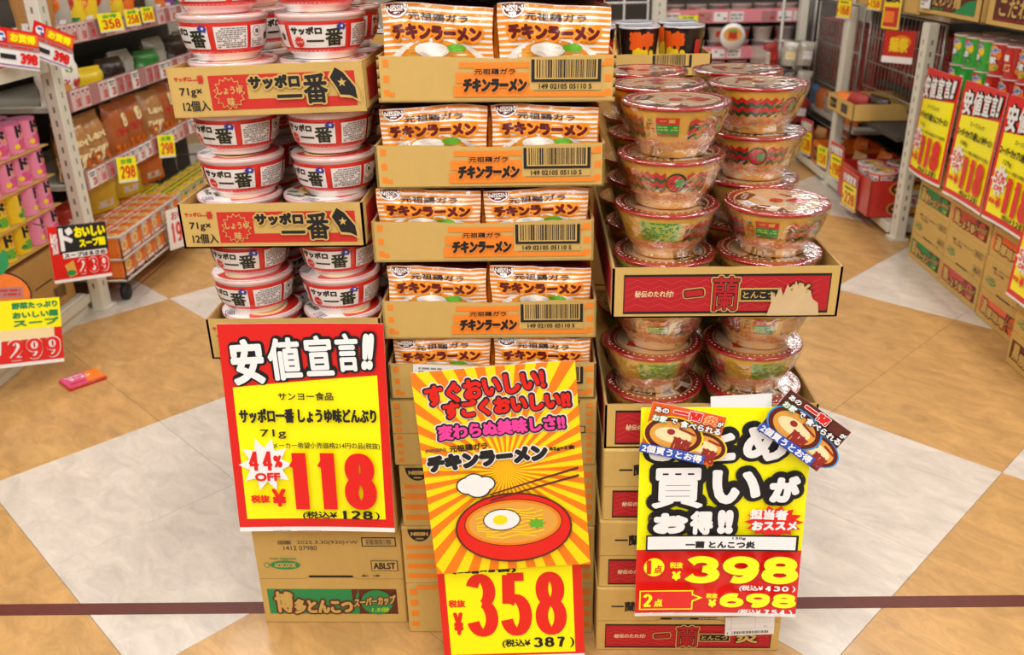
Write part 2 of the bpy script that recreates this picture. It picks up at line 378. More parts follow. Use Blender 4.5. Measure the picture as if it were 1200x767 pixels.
# ------------------------------------------------------------ printed art shared by the displays
def at(P, W, H):    # helper: unit coordinates (u right, v up) -> metres on a W x H front
    def t(s, u0, v0, u1, v1, m, **k): P.text(s, -W/2+u0*W, v0*H, -W/2+u1*W, v1*H, m, **k)
    def r(u0, v0, u1, v1, m): P.rect(-W/2+u0*W, v0*H, -W/2+u1*W, v1*H, m)
    return t, r
def art_sapporo(W=.318, H=.079):
    P = Pr(); t, r = at(P, W, H)
    r(.205, .12, .955, .82, 'tray_red'); r(.40, .33, .86, .62, 'kraft')
    t('サッポロ', .03, .72, .12, .82, 'tray_red', b=.0004); t('一', .12, .735, .15, .755, 'tray_red', b=.0004); t('番', .148, .67, .185, .84, 'tray_red', b=.0004)
    t('71g×', .05, .40, .165, .60, 'ink', b=.0003); t('12個入', .055, .12, .195, .34, 'ink', b=.0003)
    P.star(-W/2+.305*W, .46*H, .0265, 'kraft', 15, .8); P.star(-W/2+.305*W, .46*H, .0245, 'tray_red', 15, .8)
    t('しょうゆ', .245, .44, .375, .60, 'kraft', b=.0005); t('味', .29, .20, .33, .38, 'kraft', b=.0005)
    E = [('kraft', .0028)]
    t('サッポロ', .41, .52, .675, .80, 'ink', b=.0016, edge=E); t('一', .55, .33, .68, .40, 'ink', b=.0008, edge=E); t('番', .69, .20, .815, .80, 'ink', b=.0013, edge=E)
    fx_ = [(.832, .70), (.862, .90), (.90, .80), (.955, .50), (.962, .26), (.925, .34), (.875, .36), (.862, .50)]
    q = lambda L, g: [(-W/2+(.885+(u-.885)*g)*W, (.6+(v-.6)*g)*H) for u, v in L]
    P.poly(q(fx_, 1.22), 'kraft'); P.poly(q(fx_, 1), 'ink'); P.star(-W/2+.89*W, .6*H, .0075, 'kraft', 5, .42, a=pi/2)
    return P
def art_noodle_tray(W=.385, H=.078):
    P = Pr(); t, r = at(P, W, H)
    for v in (.13, .44, .78): r(.025, v, .05, v+.15, 'print_orange'); r(.955, v, .985, v+.15, 'print_orange')
    r(.05, .13, .07, .22, 'print_orange')
    for v0, v1, u0 in ((.74, .86, .345), (.42, .64, .33), (.12, .36, .32)): r(u0, v0, .66, v1, 'print_orange')
    r(.33, .12, .96, .22, 'print_orange'); r(.66, .78, .96, .86, 'print_orange'); r(.64, .26, .94, .92, 'kraft')
    t('元祖鶏ガラ', .41, .60, .58, .73, 'ink', b=.0003, sl=.1, edge=[('print_orange', .0018)])
    t('チキンラーメン', .36, .22, .63, .53, 'ink', b=.0017, sl=.1, edge=[('print_orange', .0022)])
    r(.648, .44, .938, .92, 'ink'); r(.662, .50, .924, .93, 'kraft')
    P.bars(-W/2+.67*W, .53*H, -W/2+.918*W, .915*H, 'ink', 5)
    t('149 02105 05110 5', .68, .29, .90, .40, 'ink', b=.00025)
    return P
def art_ichiran(W=.385, H=.092, torn=False, full=True):
    P = Pr(); t, r = at(P, W, H)
    r(.05, .08, .955, .87, 'ink'); r(.055, .13, .95, .82, 'deep_red')
    for k in range(5): P.band([(-W/2+W*(.06+.05*i), H*(.24+.12*k+(.045 if i % 2 else -.045))) for i in range(18)], .0009, 'line_red')
    t('秘伝のたれ付!', .10, .42, .27, .55, 'cream', b=.0002, sl=.1)
    E = [('kraft', .0040), ('ink', .0020)]
    t('一', .32, .44, .40, .56, 'deep_red', b=.002, rot=6, edge=E); t('蘭', .44, .15, .555, .83, 'deep_red', b=.0005, edge=[('kraft', .0036), ('ink', .0015)])
    r(.56, .33, .73, .60, 'kraft'); r(.565, .36, .725, .57, 'ink'); t('とんこつ', .575, .40, .715, .53, 'kraft', b=.0003)
    t('炎', .76, .30, .88, .70, 'kraft', b=.0012, edge=[('ink', .0022)])
    if torn:
        pts = [(.685, .05), (.70, .30), (.695, .55), (.715, .42), (.735, .62), (.75, .45), (.765, .68), (.785, .52), (.80, .74), (.815, .58), (.83, .70), (.85, .5), (.865, .56), (.88, .38), (.905, .30), (.915, .05)]
        P.poly([(-W/2+u*W, v*H) for u, v in pts], 'kraft_tear')
    return P

def pop_price(t, W, H, maker, name, weight, pct, small, tilt=2.5):
    """face of the red and yellow 'yasune sengen' price card; origin bottom left"""
    P = Pr(.0001); X = lambda u: u*W; Y = lambda v: (1-v)*H
    def T(s, u0, v0, u1, v1, m, **k): P.text(s, X(u0), Y(v1), X(u1), Y(v0), m, **k)
    P.rect(0, 0, W, H, 'white'); P.rect(0, .022*H, W, H, 'red')
    P.poly([(X(.055), Y(.935)), (X(.945), Y(.935)), (X(.945), Y(.235)), (X(.055), Y(.29))], 'yellow')
    for s, u0, v0, u1, v1 in (('安', .05, .055, .28, .285), ('値', .275, .05, .505, .265), ('宣', .50, .04, .70, .245), ('言', .69, .03, .86, .225)):
        T(s, u0, v0, u1, v1, 'ink', b=W*.030, rot=tilt)
    T('!!', .85, .03, .95, .215, 'ink', b=W*.03, rot=tilt, sl=.15)
    for s, u0, v0, u1, v1 in (('安', .065, .065, .265, .275), ('値', .29, .06, .49, .255), ('宣', .515, .05, .685, .235), ('言', .705, .04, .845, .215)):
        T(s, u0, v0, u1, v1, 'white', b=W*(.0115 if s == '安' else .0075), rot=tilt)
    T('!!', .865, .04, .935, .205, 'white', b=W*.012, rot=tilt, sl=.15)
    T(maker, .33, .31, .67, .348, 'ink', b=W*.0012); T(name, .08, .385, .93, .455, 'ink', b=W*.004)
    T(weight, .20, .485, .36, .53, 'ink', b=W*.001); T(small, .27, .548, .94, .582, 'ink', b=W*.0005)
    P.star(X(.215), Y(.655), W*.17, 'white', 10, .62, 1.1)
    digits(P, pct, X(.105), Y(.685), X(.265), Y(.59), W*.024, W*.02, 'price_red', .15); T('%', .265, .61, .32, .67, 'price_red', b=W*.006); T('OFF', .14, .695, .30, .737, 'price_red', b=W*.004)
    T('税抜', .10, .805, .22, .845, 'price_red', b=W*.003); T('¥', .235, .775, .325, .865, 'price_red', b=W*.007)
    digits(P, '118', X(.345), Y(.878), X(.905), Y(.598), W*.088, W*.062, 'price_red', .13)
    T('(税込¥', .42, .888, .64, .93, 'ink', b=W*.002); digits(P, '128', X(.665), Y(.927), X(.87), Y(.883), W*.022, W*.012, 'ink', .2); T(')', .885, .888, .915, .93, 'ink', b=W*.001)
    P.bars(X(.22), .006*H, X(.34), .017*H, 'grey_print', 2); P.lines(X(.37), .007*H, X(.55), .016*H, 1, 'grey_print')
    return P
def card_shape(W, H, bow=0, t=.0012, n=10, edge='paper'):
    """thin curved card: face print is laid over the same bow; returns mesh builder and mapping"""
    f = lambda x, y: bow*((2*(x/W)-1)**2)
    b = MB(); V = []; F = []
    for k in range(n+1):
        x = W*k/n; yy = f(x, 0)
        V += [(x, yy, 0), (x, yy, H), (x, yy+t, H), (x, yy+t, 0)]
    for k in range(n):
        o = 4*k; F += [(o, o+4, o+5, o+1), (o+1, o+5, o+6, o+2), (o+2, o+6, o+7, o+3), (o+3, o+7, o+4, o)]
    F += [(0, 1, 2, 3), (4*n+3, 4*n+2, 4*n+1, 4*n)]
    b.add(V, F, edge)
    return b, lambda x, y, z: (x, f(x, y)-z, y)
def place_card(o, loc, roll=0, lean=0, rz=0):
    """roll turns the card in its own plane, lean tips the top back, rz turns it about the vertical"""
    o.matrix_world = Matrix.Translation(loc) @ Matrix.Rotation(rz, 4, 'Z') @ Matrix.Rotation(-lean, 4, 'X') @ Matrix.Rotation(roll, 4, 'Y')

# ============================================================ LEFT STACK: soy sauce cup noodle bowls
SX = -.447
def ap(s): return s
# closed cases at the bottom
def art_case_top(W, H):
    P = Pr(); t, r = at(P, W, H)
    t('2025.3.30(930)+W', .30, .845, .71, .89, 'ink_soft', b=.0001); P.bars(-W/2+.17*W, .85*H, -W/2+.26*W, .89*H, 'ink_soft', 3)
    t('1412 07980', .205, .79, .43, .835, 'ink_soft', b=.0001)
    r(.735, .83, .965, .925, 'ink'); r(.742, .84, .958, .915, 'kraft'); P.bars(-W/2+.765*W, .85*H, -W/2+.935*W, .905*H, 'ink_soft', 8)
    P.disc(-W/2+.20*W, .635*H, .032, 'green', .0115); t('ACECOOK', .125, .61, .275, .66, 'kraft', b=.0006)
    P.star(-W/2+.075*W, .635*H, .008, 'green', 8, .6); P.star(-W/2+.075*W, .635*H, .006, 'kraft', 8, .6); t('Cook Happiness', .10, .69, .28, .715, 'green', b=.0002)
    r(.785, .575, .965, .685, 'ink'); r(.79, .58, .96, .68, 'kraft'); t('ABLST', .80, .595, .95, .665, 'ink', b=.0007)
    t('← →', .71, .515, .84, .535, 'ink', b=.0006)
    return P
def art_case_low(W, H, bg='green', s1='博', s2='多とんこつ', glow='kraft'):
    P = Pr(); t, r = at(P, W, H)
    r(.045, .10, .68, .375, bg); r(.63, .10, .94, .375, 'trim_brown')
    P.poly([(-W/2+.60*W, .1*H), (-W/2+.67*W, .1*H), (-W/2+.68*W, .375*H)], bg)
    E = [('trim_brown', .0042)]
    t(s1, .09, .115, .22, .35, 'kraft', b=.0022, edge=E); t(s2, .22, .105, .63, .27, 'kraft', b=.0022, edge=E)
    P.disc(-W/2+.80*W, .235*H, .034, bg, .033); t('スーパーカップ', .64, .20, .93, .30, 'kraft', b=.001, rot=6, sl=.2, edge=[('trim_brown', .0024)])
    t('1.5倍', .76, .13, .88, .185, 'lime' if bg == 'green' else 'kraft', b=.0008, sl=.2)
    return P
WC, HC = .312, .245
case = Kind(carton('noodle_carton', '', 'closed cartons under the left bowls', WC, .42, HC, art_case_top(WC, HC), art_case_low(WC, HC)))
case.put((-.446, 1.49, 0), label='closed brown carton on the floor with green tonkotsu print under 118 card')
case.put((-.449, 1.482, .2455), label='closed brown carton mostly hidden behind the left 118 price card, second from floor')
case.put((-.446, 1.474, .491), label='closed brown carton right under the lowest tray of white and red bowls', scale=(1, 1, .66))

tray_b = open_tray(.318, .45, .079); tray_b.pr(art_sapporo(), FRONT)
W, H = .318, .079   # right side of the tray: red corner print
sp = Pr(); sp.rect(.03, .012, .40, .064, 'tray_red'); tray_b.pr(sp, lambda x, y, z: (.159+z, x, y))
bt = Kind(tag(tray_b.build('cardboard_tray'), '', 'tray', 'trays of the left bowls'))
bt.put((-.436, 1.447, 1.1), (0, radians(-1.3), radians(-.3)), 'open cardboard tray with red soy sauce noodle print, topmost of the left stack')
bt.put((-.458, 1.447, .872), (0, 0, 0), 'open cardboard tray with red soy sauce noodle print, middle of the left stack')
bt.put((-.446, 1.455, .655), (0, 0, 0), 'open cardboard tray of bowls, right behind top edge of the large 118 card')

BH = .0725
def ip(prof, z):
    for (r0, z0), (r1, z1) in zip(prof, prof[1:]):
        if z <= z1: return r0+(r1-r0)*(z-z0)/max(z1-z0, 1e-6)
    return prof[-1][0]
def bowl_white():
    t = thing('noodle_bowl', '', 'noodle bowl')
    prof = [(.050, 0), (.0515, .003), (.0505, .005), (.056, .0085), (.0605, .014), (.0648, .026), (.0682, .042), (.0702, .056), (.0705, .0625), (.0735, .064), (.0745, .067), (.0742, .0705), (.073, .0718)]
    b = MB(); b.lathe(prof, ['bowl_white']*9 + ['lid_pink']*3, 56)
    R0 = .068
    mp = lambda x, y, z: ((ip(prof, y)+.0003+z)*sin(x/R0), -(ip(prof, y)+.0003+z)*cos(x/R0), y)
    P = Pr(.00008)
    C = 2*pi*R0; P.rect(-C/2, .0125, C/2, .0605, 'bowl_red')
    for s in (-1, 1):
        o = s*C/4
        P.rect(o-.046, .0195, o+.046, .0545, 'bowl_white')
        P.text('サッポロ', o-.044, .0395, o+.008, .0525, 'bowl_ink', b=.0010, bx=.0009); P.text('一', o-.018, .0285, o+.010, .0318, 'bowl_ink', b=.0005)
        P.text('番', o+.012, .0215, o+.041, .0500, 'bowl_ink', b=.0009); P.star(o-.031, .0285, .0095, 'bowl_red', 11, .78)
        P.text('しょうゆ', o-.0375, .027, o-.0245, .0305, 'bowl_white', b=.0001); P.poly([(o+.030, .052), (o+.036, .058), (o+.046, .053), (o+.043, .046), (o+.034, .0475)], 'bowl_blue')
        P.star(o+.039, .052, .003, 'bowl_white', 5, .45)
        q = o+C/4
        P.rect(q-.051, .0195, q-.0, .0545, 'bowl_white'); P.lines(q-.048, .021, q-.002, .053, 10, 'bowl_grey', 4+s, .93, .35)
        P.rect(q+.006, .0195, q+.05, .0545, 'bowl_white'); P.disc(q+.018, .045, .008, 'bowl_ink'); P.disc(q+.018, .045, .007, 'bowl_white'); P.text('麺', q+.0145, .0415, q+.0215, .0485, 'bowl_ink', b=.0002)
        P.lines(q+.008, .021, q+.030, .034, 4, 'bowl_grey', 9, .8); P.text('食', q+.034, .03, q+.046, .043, 'bowl_ink', b=.0004)
    b.pr(P, mp, .008); b.build('cup', t)
    l = MB().lathe([(.0, .0722), (.066, .0722), (.071, .0724), (.0742, .072)], 'bowl_white', 48, False, False)
    Q = Pr(.0001); Q.disc(0, 0, .0735, 'bowl_red', n=40); Q.disc(0, 0, .0725, 'bowl_white', n=40, a0=-2.9, a1=-.4); Q.disc(0, .004, .058, 'cream', .042); Q.disc(0, .004, .05, 'noodle', .036)
    Q.disc(-.018, -.004, .014, 'leaf', .009); Q.disc(.02, .01, .013, 'cream', .01); Q.rect(.008, -.069, .034, -.052, 'bowl_blue'); Q.rect(.010, -.067, .032, -.054, 'bowl_white'); Q.bars(.012, -.066, .030, -.055, 'bowl_ink', 3)
    Q.text('サッポロ', -.045, -.058, -.005, -.046, 'bowl_ink', b=.0009); Q.text('番', -.02, -.045, .02, -.02, 'bowl_ink', b=.0008); Q.disc(-.045, -.035, .012, 'bowl_green', .006)
    l.pr(Q, lambda x, y, z: (x, y, .0722+z*.25)); l.build('lid', t)
    return t
wb = Kind(bowl_white())
layers = [  # tray, rz list chosen after the photograph: (z, where, scale z, [(dx, yaw left), (dx, yaw right)])
 (.659, 'in tray behind 118 card top', 0), (.731, 'standing in lowest tray, second layer', 0), (.8025, 'carrying the middle tray', 0),
 (.877, 'inside the middle tray', 1), (.9505, 'just above the rim of middle tray', 1), (1.026, 'carrying the topmost tray', 1),
 (1.104, 'inside the topmost tray', 2), (1.1775, 'first layer above the topmost tray', 2), (1.251, 'cut by the top photo edge', 2)]
yaws = {0: (20, 40, 10), 1: (-32, -2, 1), 2: (-10, -10, -8), 3: (30, 60, 0), 4: (-6, -40, 7), 5: (-24, -20, -6), 6: (0, 50, 0), 7: (-42, 6, 3), 8: (-10, -4, 0)}
cxs = {0: -.446, 1: -.452, 2: -.448, 3: -.458, 4: -.4445, 5: -.441, 6: -.436, 7: -.442, 8: -.444}
for k, (z, where, tr_) in enumerate(layers):
    a, b_, dx = yaws[k]
    for row in range(2):
        for s, side in ((-1, 'left'), (1, 'right')):
            yw = (a if s < 0 else b_) + row*97 - 90
            x = cxs[k] + s*(.0775 if k % 3 == 0 else .0822) + random.uniform(-.0003, .0003) + (dx*.0003 if row == 0 and k % 3 else 0)
            y = 1.455 + .079 + row*.153 + (.004 if k % 3 else 0)
            if row == 0: lab = f'white and red noodle bowl, {side} of front pair {where}'
            else: lab = f'white noodle bowl behind the {side} front one {where}'
            wb.put((x, y, z+{3: .001, 6: .004, 7: .0035, 8: .003}.get(k, 0)), (0, 0, radians(yw)), lab, 'white and red noodle bowls of the left stack')

# ============================================================ CENTRE STACK: five-packs of chicken ramen
nt_ = open_tray(.385, .45, .073, cut=lambda u: -.0035*max(0, 1-abs(u-.5)/.5)**.5 + .0015*sin(u*9)); nt_.pr(art_noodle_tray(.385, .073), FRONT)
ct = Kind(tag(nt_.build('cardboard_tray'), '', 'tray', 'trays of the centre noodle packs'))
CT = [(-.067, 1.112, 'topmost'), (-.081, .970, 'second from top'), (-.097, .838, 'third from top'), (-.090, .690, 'fourth from top'), (-.088, .565, 'lowest, above the ray-patterned poster')]
for x, z, nme in CT: ct.put((x, 1.462, z), (0, radians(.6 if nme == 'topmost' else 0), radians(random.uniform(-.12, .12))), f'open cardboard tray with barcode and orange noodle print, {nme}, centre stack')
ct.put((-.075, 1.466, 1.2745), label='open cardboard tray cut off by the top edge of the photo, centre stack')
def pack_print():
    P = Pr(.00006); W, H = .178, .15
    P.rect(-W/2, 0, W/2, H, 'pack_white')
    k = 0; y = .006
    while y < H: P.rect(-W/2, y, W/2, y+.0046, 'pack_orange'); y += .0092
    P.disc(0, .050, .080, 'pack_white', .048); P.disc(0, .050, .066, 'pack_orange', .046); P.disc(0, .050, .063, 'pack_noodle', .043)
    r = random.Random(3)
    for i in range(16):
        a = r.uniform(.3, 2.8); P.disc(.050*cos(a), .050+.036*sin(a), .009, 'cream' if i % 2 else 'pack_orange', .0016, 8)
    P.disc(-.010, .079, .028, 'pack_white', .012); P.disc(.030, .0835, .016, 'pack_green', .0065); P.star(.030, .0845, .015, 'leaf', 9, .6, .5)
    P.disc(0, .030, .045, 'maroon', .012)
    P.text('元祖鶏ガラ', -.046, .1245, .050, .1365, 'pack_ink', b=.0003)
    P.text('チキンラーメン', -.077, .090, .077, .1235, 'pack_orange', b=.0056, sl=-.12)
    P.text('チキンラーメン', -.073, .0945, .073, .119, 'pack_maroon', b=.0021, sl=-.12)
    P.disc(-.064, .147, .019, 'pack_white', .0195, 20, pi, 2*pi); P.disc(-.064, .148, .0175, 'pack_maroon', .018, 20, pi, 2*pi)
    P.text('NISSIN', -.0795, .1370, -.0485, .1460, 'pack_white', b=.00035); P.text('NISSIN', -.069, .1335, -.059, .136, 'pack_white', b=.0003)
    return P
PP = pack_print()
def pack(seed):
    """soft five-pack: creased face with print, maroon top, pinched ends"""
    r = random.Random(seed); W, H, D = .178, .15, .130
    ph = [r.uniform(0, 6.28) for _ in range(6)]; sg = r.uniform(-.004, .004)
    def f(x, y, z):
        e = (abs(2*x/W))**5; v = y/H
        bul = .010*(1-e)*(.45+.55*min(1, max(0, (y-.06)/.04)))*(1-.5*(2*v-1)**4) - .012*max(0, v-.80)**1*(2)
        cr = .0022*sin(46*x+20*y+ph[0]) * sin(38*y-12*x+ph[1]) + .0014*sin(120*x+60*y+ph[2])*sin(70*y+ph[3]) + .0012*sin(170*x*(1 if seed % 2 else -1)+90*y+ph[4])
        yy = y + v*(sg*(2*x/W) + .0028*sin(30*x+ph[5]) - .006*(abs(2*x/W))**3)
        return (x*(1-.02*sin(pi*v*2+ph[1])), -bul-cr-z, yy)
    t = thing('noodle_pack', '', 'noodle pack')
    b = MB(); n, m = 22, 16
    V = [f(-W/2+W*i/n, H*j/m, 0) for j in range(m+1) for i in range(n+1)]
    b.add(V, [(j*(n+1)+i, j*(n+1)+i+1, (j+1)*(n+1)+i+1, (j+1)*(n+1)+i) for j in range(m) for i in range(n)], 'pack_white', True)
    b.pr(PP, f, .0065)
    # rest of the wrapper: top, back, sides
    TV = []; TF = []
    for i in range(n+1):
        x = -W/2+W*i/n; p = f(x, H, 0)
        for q in range(7):
            s = q/6; TV.append((p[0], p[1]+(D-p[1])*s, p[2]+.0035*sin(pi*s)*(1-abs(2*x/W)**4)+.0012*sin(9*s+60*x+ph[2])*sin(pi*s)))
    for i in range(n):
        for q in range(6): TF.append((i*7+q, (i+1)*7+q, (i+1)*7+q+1, i*7+q+1))
    b.add(TV, TF, 'pack_maroon', True)
    for s in (0, n):
        ed = [V[j*(n+1)+s] for j in range(m+1)]; SV = [p for p in ed] + [(p[0], D, p[2]) for p in ed]; k = m+1
        b.add(SV, [(j, j+1, k+j+1, k+j) for j in range(m)], 'pack_orange', True)
    b.box(-W/2*.98, W/2*.98, D-.002, D, 0, H, 'pack_maroon')
    b.build('wrapper', t)
    for s in (-1, 1):   # crimped end seals
        e = MB(); EV = []; 
        for j in range(13):
            y = H*(.06+.9*j/12); EV += [(s*W/2*.99, .045, y), (s*(W/2+.0035+.0012*(j % 2)), .045+.004*sin(j*1.7+ph[0]), y)]
        e.add(EV, [(2*j, 2*j+1, 2*j+3, 2*j+2) for j in range(12)], 'pack_orange', True)
        e.build('end_seal', t)
    return t
packs = [Kind(pack(11)), Kind(pack(24)), Kind(pack(35))]
hs = [.147, .131, .1225, .129, .1165]
for k, (x, z, nme) in enumerate(CT):
    nn = nme.split(',')[0]
    for j, (s, side) in enumerate(((-1, 'left'), (1, 'right'))):
        for row in range(3):
            pk = packs[(k*2+j+row) % 3]
            lab = f'orange-striped ramen five-pack, {side} front one in {nn} tray of centre stack' if row == 0 else f'ramen five-pack, {"second" if row == 1 else "third"} row {side}, in {nn} tray of centre stack'
            pk.put((x+s*.0930, 1.4800+row*.143, z+.004-(s*.001 if k == 0 else 0)), (0, radians(.6 if k == 0 else 0), 0), lab, 'chicken ramen five-packs of the centre stack', (1, 1 if row else 1, (hs[k]-.001*j)/.15))
# closed cartons under the packs
def art_pack_carton(W, H, kind):
    P = Pr(); t, r = at(P, W, H)
    if kind == 'stripe':
        for k in range(5): r(.02, .53+.092*k, .98, .53+.092*k+.045, 'print_orange')
        for s in (.095, .85):
            r(s-.07, .84, s+.07, .99, 'kraft'); P.disc(-W/2+s*W, .985*H, .024, 'ink', .030, 20, pi, 2*pi); t('NISSIN', s-.045, .925, s+.045, .96, 'kraft', b=.0008); t('NISSIN', s-.02, .893, s+.02, .908, 'kraft', b=.0003)
    if kind == 'low':
        for k in range(4):
            r(.02, .06+.105*k, .06, .06+.105*k+.05, 'print_orange'); r(.94, .06+.105*k, .98, .06+.105*k+.05, 'print_orange'); r(.45, .06+.105*k, .90, .06+.105*k+.05, 'print_orange')
        r(.06, .43, .44, .465, 'print_orange')
    if kind == 'check':
        for k in range(8):
            r(.02, .05+.118*k, .05, .05+.118*k+.06, 'print_orange'); r(.95, .05+.118*k, .98, .05+.118*k+.06, 'print_orange')
        r(.87, .50, .945, .60, 'ink'); r(.875, .51, .94, .59, 'kraft'); t('6', .895, .52, .92, .58, 'ink', b=.0006)
        P.disc(-W/2+.85*W, .985*H, .026, 'ink', .030, 20, pi, 2*pi); t('NISSIN', .80, .86, .90, .92, 'kraft', b=.0008)
        t('チキンラーメン', .33, .2, .8, .4, 'ink', b=.002, edge=[('print_orange', .003)])
    return P
G = 'closed cartons under the noodle packs'
def shifted(P, dy):
    P.items = [([(x, y+dy, z) for x, y, z in V], F, m) for V, F, m in P.items]; return P
t = carton('noodle_carton', 'closed orange-striped carton on the floor at the foot of centre stack', G, .392, .45, .272, art_pack_carton(.392, .272, 'stripe'), art_pack_carton(.392, .272, 'low')); t.location = (-.087, 1.462, 0)
t = carton('noodle_carton', 'closed orange-striped carton second from the floor, behind the ray-patterned poster', G, .388, .45, .144, shifted(art_pack_carton(.388, .272, 'stripe'), -.1285), None); t.location = (-.084, 1.464, .273)
t = carton('noodle_carton', 'closed carton with orange checks under the lowest centre tray', G, .392, .45, .146, art_pack_carton(.392, .146, 'check'), None); t.location = (-.088, 1.463, .418)

# ============================================================ RIGHT STACK: shrink-wrapped gold bowls
RW = .388
def rt(torn):
    b = open_tray(RW, .585, .092); b.pr(art_ichiran(RW, .092, torn), FRONT)
    s = Pr(); s.rect(.03, .012, .54, .078, 'deep_red'); b.pr(s, lambda x, y, z: (-RW/2-z, x, y)); b.pr(s, lambda x, y, z: (RW/2+z, x, y))
    return b.build('cardboard_tray')
o = rt(True); tag(o, 'open cardboard tray with torn red tonkotsu print, upper one of right stack', 'tray', 'trays of the gold bowls'); o.location = (.320, 1.415, .7475); o.rotation_euler.z = 0
o = rt(False); tag(o, 'open cardboard tray with red print behind the top of 398 card', 'tray', 'trays of the gold bowls'); o.location = (.314, 1.425, .479)
def art_ichi_case_top(W, H):
    P = Pr(); t, r = at(P, W, H)
    for u in (.08, .68): t('一蘭', u, .64, u+.135, .80, 'ink', b=.0009)
    return P
def art_ichi_case_low(W, H):
    P = art_ichiran(W, H*.5, False); return P
G = 'closed cartons under the gold bowls'
Kc = Kind(carton('noodle_carton', '', G, .376, .55, .159, art_ichi_case_top(.376, .159), art_ichi_case_low(.376, .159)))
Kc.put((.300, 1.412, 0), (0, 0, 0), 'closed carton with red tonkotsu panel on the floor, right stack, white slip over it')
Kc.put((.303, 1.418, .1595), (0, 0, radians(.3)), 'closed carton with red panel, second from the floor behind the 398 price card')
Kc.put((.307, 1.420, .319), (0, 0, 0), 'closed carton with red panel, directly under the lower tray of gold bowls')

IH = .0882
def bowl_gold(seed, arr):
    t = thing('noodle_bowl', '', 'noodle bowl')
    prof = [(.054, 0), (.056, .002), (.0572, .012), (.0585, .017), (.064, .0215), (.070, .031), (.0755, .045), (.0805, .060), (.0845, .0755), (.0852, .0805), (.089, .0815), (.0912, .0835), (.0912, .0862), (.0895, .0875)]
    b = MB(); b.lathe(prof, ['gold_foot']*3+['gold']*6+['rim_red']*4, 64, True, False)
    R0 = .078
    mp = lambda x, y, z: ((ip(prof, y)+.0003+z)*sin(x/R0), -(ip(prof, y)+.0003+z)*cos(x/R0), y)
    P = Pr(.00008); C = 2*pi*R0
    x = -C/2
    def zig(x0, x1):
        k = round((x1-x0)/.0080); pts = [(x0+(x1-x0)*i/k, (.0030 if i % 2 else -.0030)) for i in range(k+1)]
        for i, m in enumerate(('zig_green', 'zig_red', 'zig_green', 'zig_red')): P.band([(a, q+.0400+.0078*i) for a, q in pts], .0080, m)
    def emblem(c):
        P.disc(c, .052, .0175, 'zig_green'); P.disc(c, .052, .0165, 'cup_black'); P.disc(c-.001, .052, .0145, 'zig_red'); P.text('一蘭', c-.010, .044, c+.011, .058, 'zig_green', b=.0012)
        P.poly([(c+.002, .042), (c+.011, .045), (c+.011, .058), (c+.001, .061)], 'cup_black'); P.text('蘭', c-.001, .043, c+.012, .060, 'bowl_green', b=.0008)
    def nutri(c):
        P.rect(c-.018, .060, c+.018, .071, 'zig_red'); P.text('一 蘭', c-.012, .0625, c+.012, .069, 'gold', b=.0003); P.rect(c-.018, .040, c+.018, .0595, 'panel_green'); P.lines(c-.016, .049, c+.016, .0575, 2, 'lime', seed)
        P.lines(c-.016, .0405, c+.016, .0445, 1, 'zig_red', seed); P.lines(c-.034, .042, c-.022, .062, 5, 'zig_red', 2, .7); P.star(c-.028, .066, .004, 'panel_green', 8, .6)
    def label(c):
        P.rect(c-.034, .036, c+.034, .0735, 'panel_lime'); P.lines(c-.031, .038, c+.031, .072, 9, 'panel_green', 6, .55, .3); P.rect(c-.006, .028, c+.010, .034, 'zig_red'); P.text('TOKYO', c-.004, .0295, c+.008, .0325, 'cream')
    c = -C/2
    for kind, wid in arr:
        m = c+wid/2
        if kind == 'z': zig(c, c+wid)
        if kind == 'e': zig(c, m-.017); zig(m+.017, c+wid); emblem(m)
        if kind == 'n': nutri(m+.004)
        if kind == 'l': label(m)
        c += wid
    b.pr(P, mp, .008); b.build('cup', t)
    l = MB().lathe([(.0, .0868), (.070, .0868), (.0735, .0878), (.0905, .0878)], ['lid_soup', 'lid_soup', 'rim_red'], 56, False, False)
    Q = Pr(.0001); Q.disc(0, 0, .0705, 'lid_dark', n=40); Q.disc(0, 0, .0685, 'lid_soup', n=40)
    r = random.Random(seed)
    for i in range(14):
        a = r.uniform(0, 6.28); d = r.uniform(.02, .055); Q.disc(d*cos(a), d*sin(a), r.uniform(.010, .02), r.choice(['lid_cream', 'noodle', 'lid_cream']), r.uniform(.004, .008), 12)
    Q.poly([(.02, -.068), (.05, -.05), (.070, -.02), (.045, -.015), (.015, -.04)], 'lid_dark'); Q.text('一蘭', .016, -.055, .054, -.022, 'lid_cream', b=.0012, rot=32, edge=[('rim_red', .0014)])
    Q.poly([(-.070, -.018), (-.055, -.045), (-.03, -.062), (-.02, -.045), (-.045, -.012)], 'lid_dark'); Q.text('とんこつ', -.062, -.042, -.026, -.030, 'lid_cream', b=.0006, rot=-40)
    Q.disc(0, 0, .012, 'rim_red'); Q.rect(-.014, -.066, .012, -.048, 'white'); Q.bars(-.012, -.061, .010, -.050, 'ink_soft', seed); Q.text('蘭', .0, .018, .034, .05, 'rim_red', b=.0024, rot=15); Q.text('一', -.036, .03, -.008, .036, 'rim_red', b=.0022, rot=15)
    l.pr(Q, lambda x, y, z: (x, y, .0868+z*.3)); 
    dots = Pr(.0001)
    for k in range(44): a = k*2*pi/44; dots.disc(.082*cos(a), .082*sin(a), .0021, 'lid_cream', n=6)
    l.pr(dots, lambda x, y, z: (x, y, .0879+z)); l.build('lid', t)
    # shrink film: from over the rim down to the foot, with a loose crimp
    f = MB(); n = 48; V = []; pr_ = [(.0, .0873), (.05, .0873), (.085, .0884), (.0917, .0875), (.0920, .083), (.0885, .070), (.080, .045), (.071, .024), (.061, .012), (.0585, .003)]
    ph = [r.uniform(0, 6.28) for _ in range(3)]
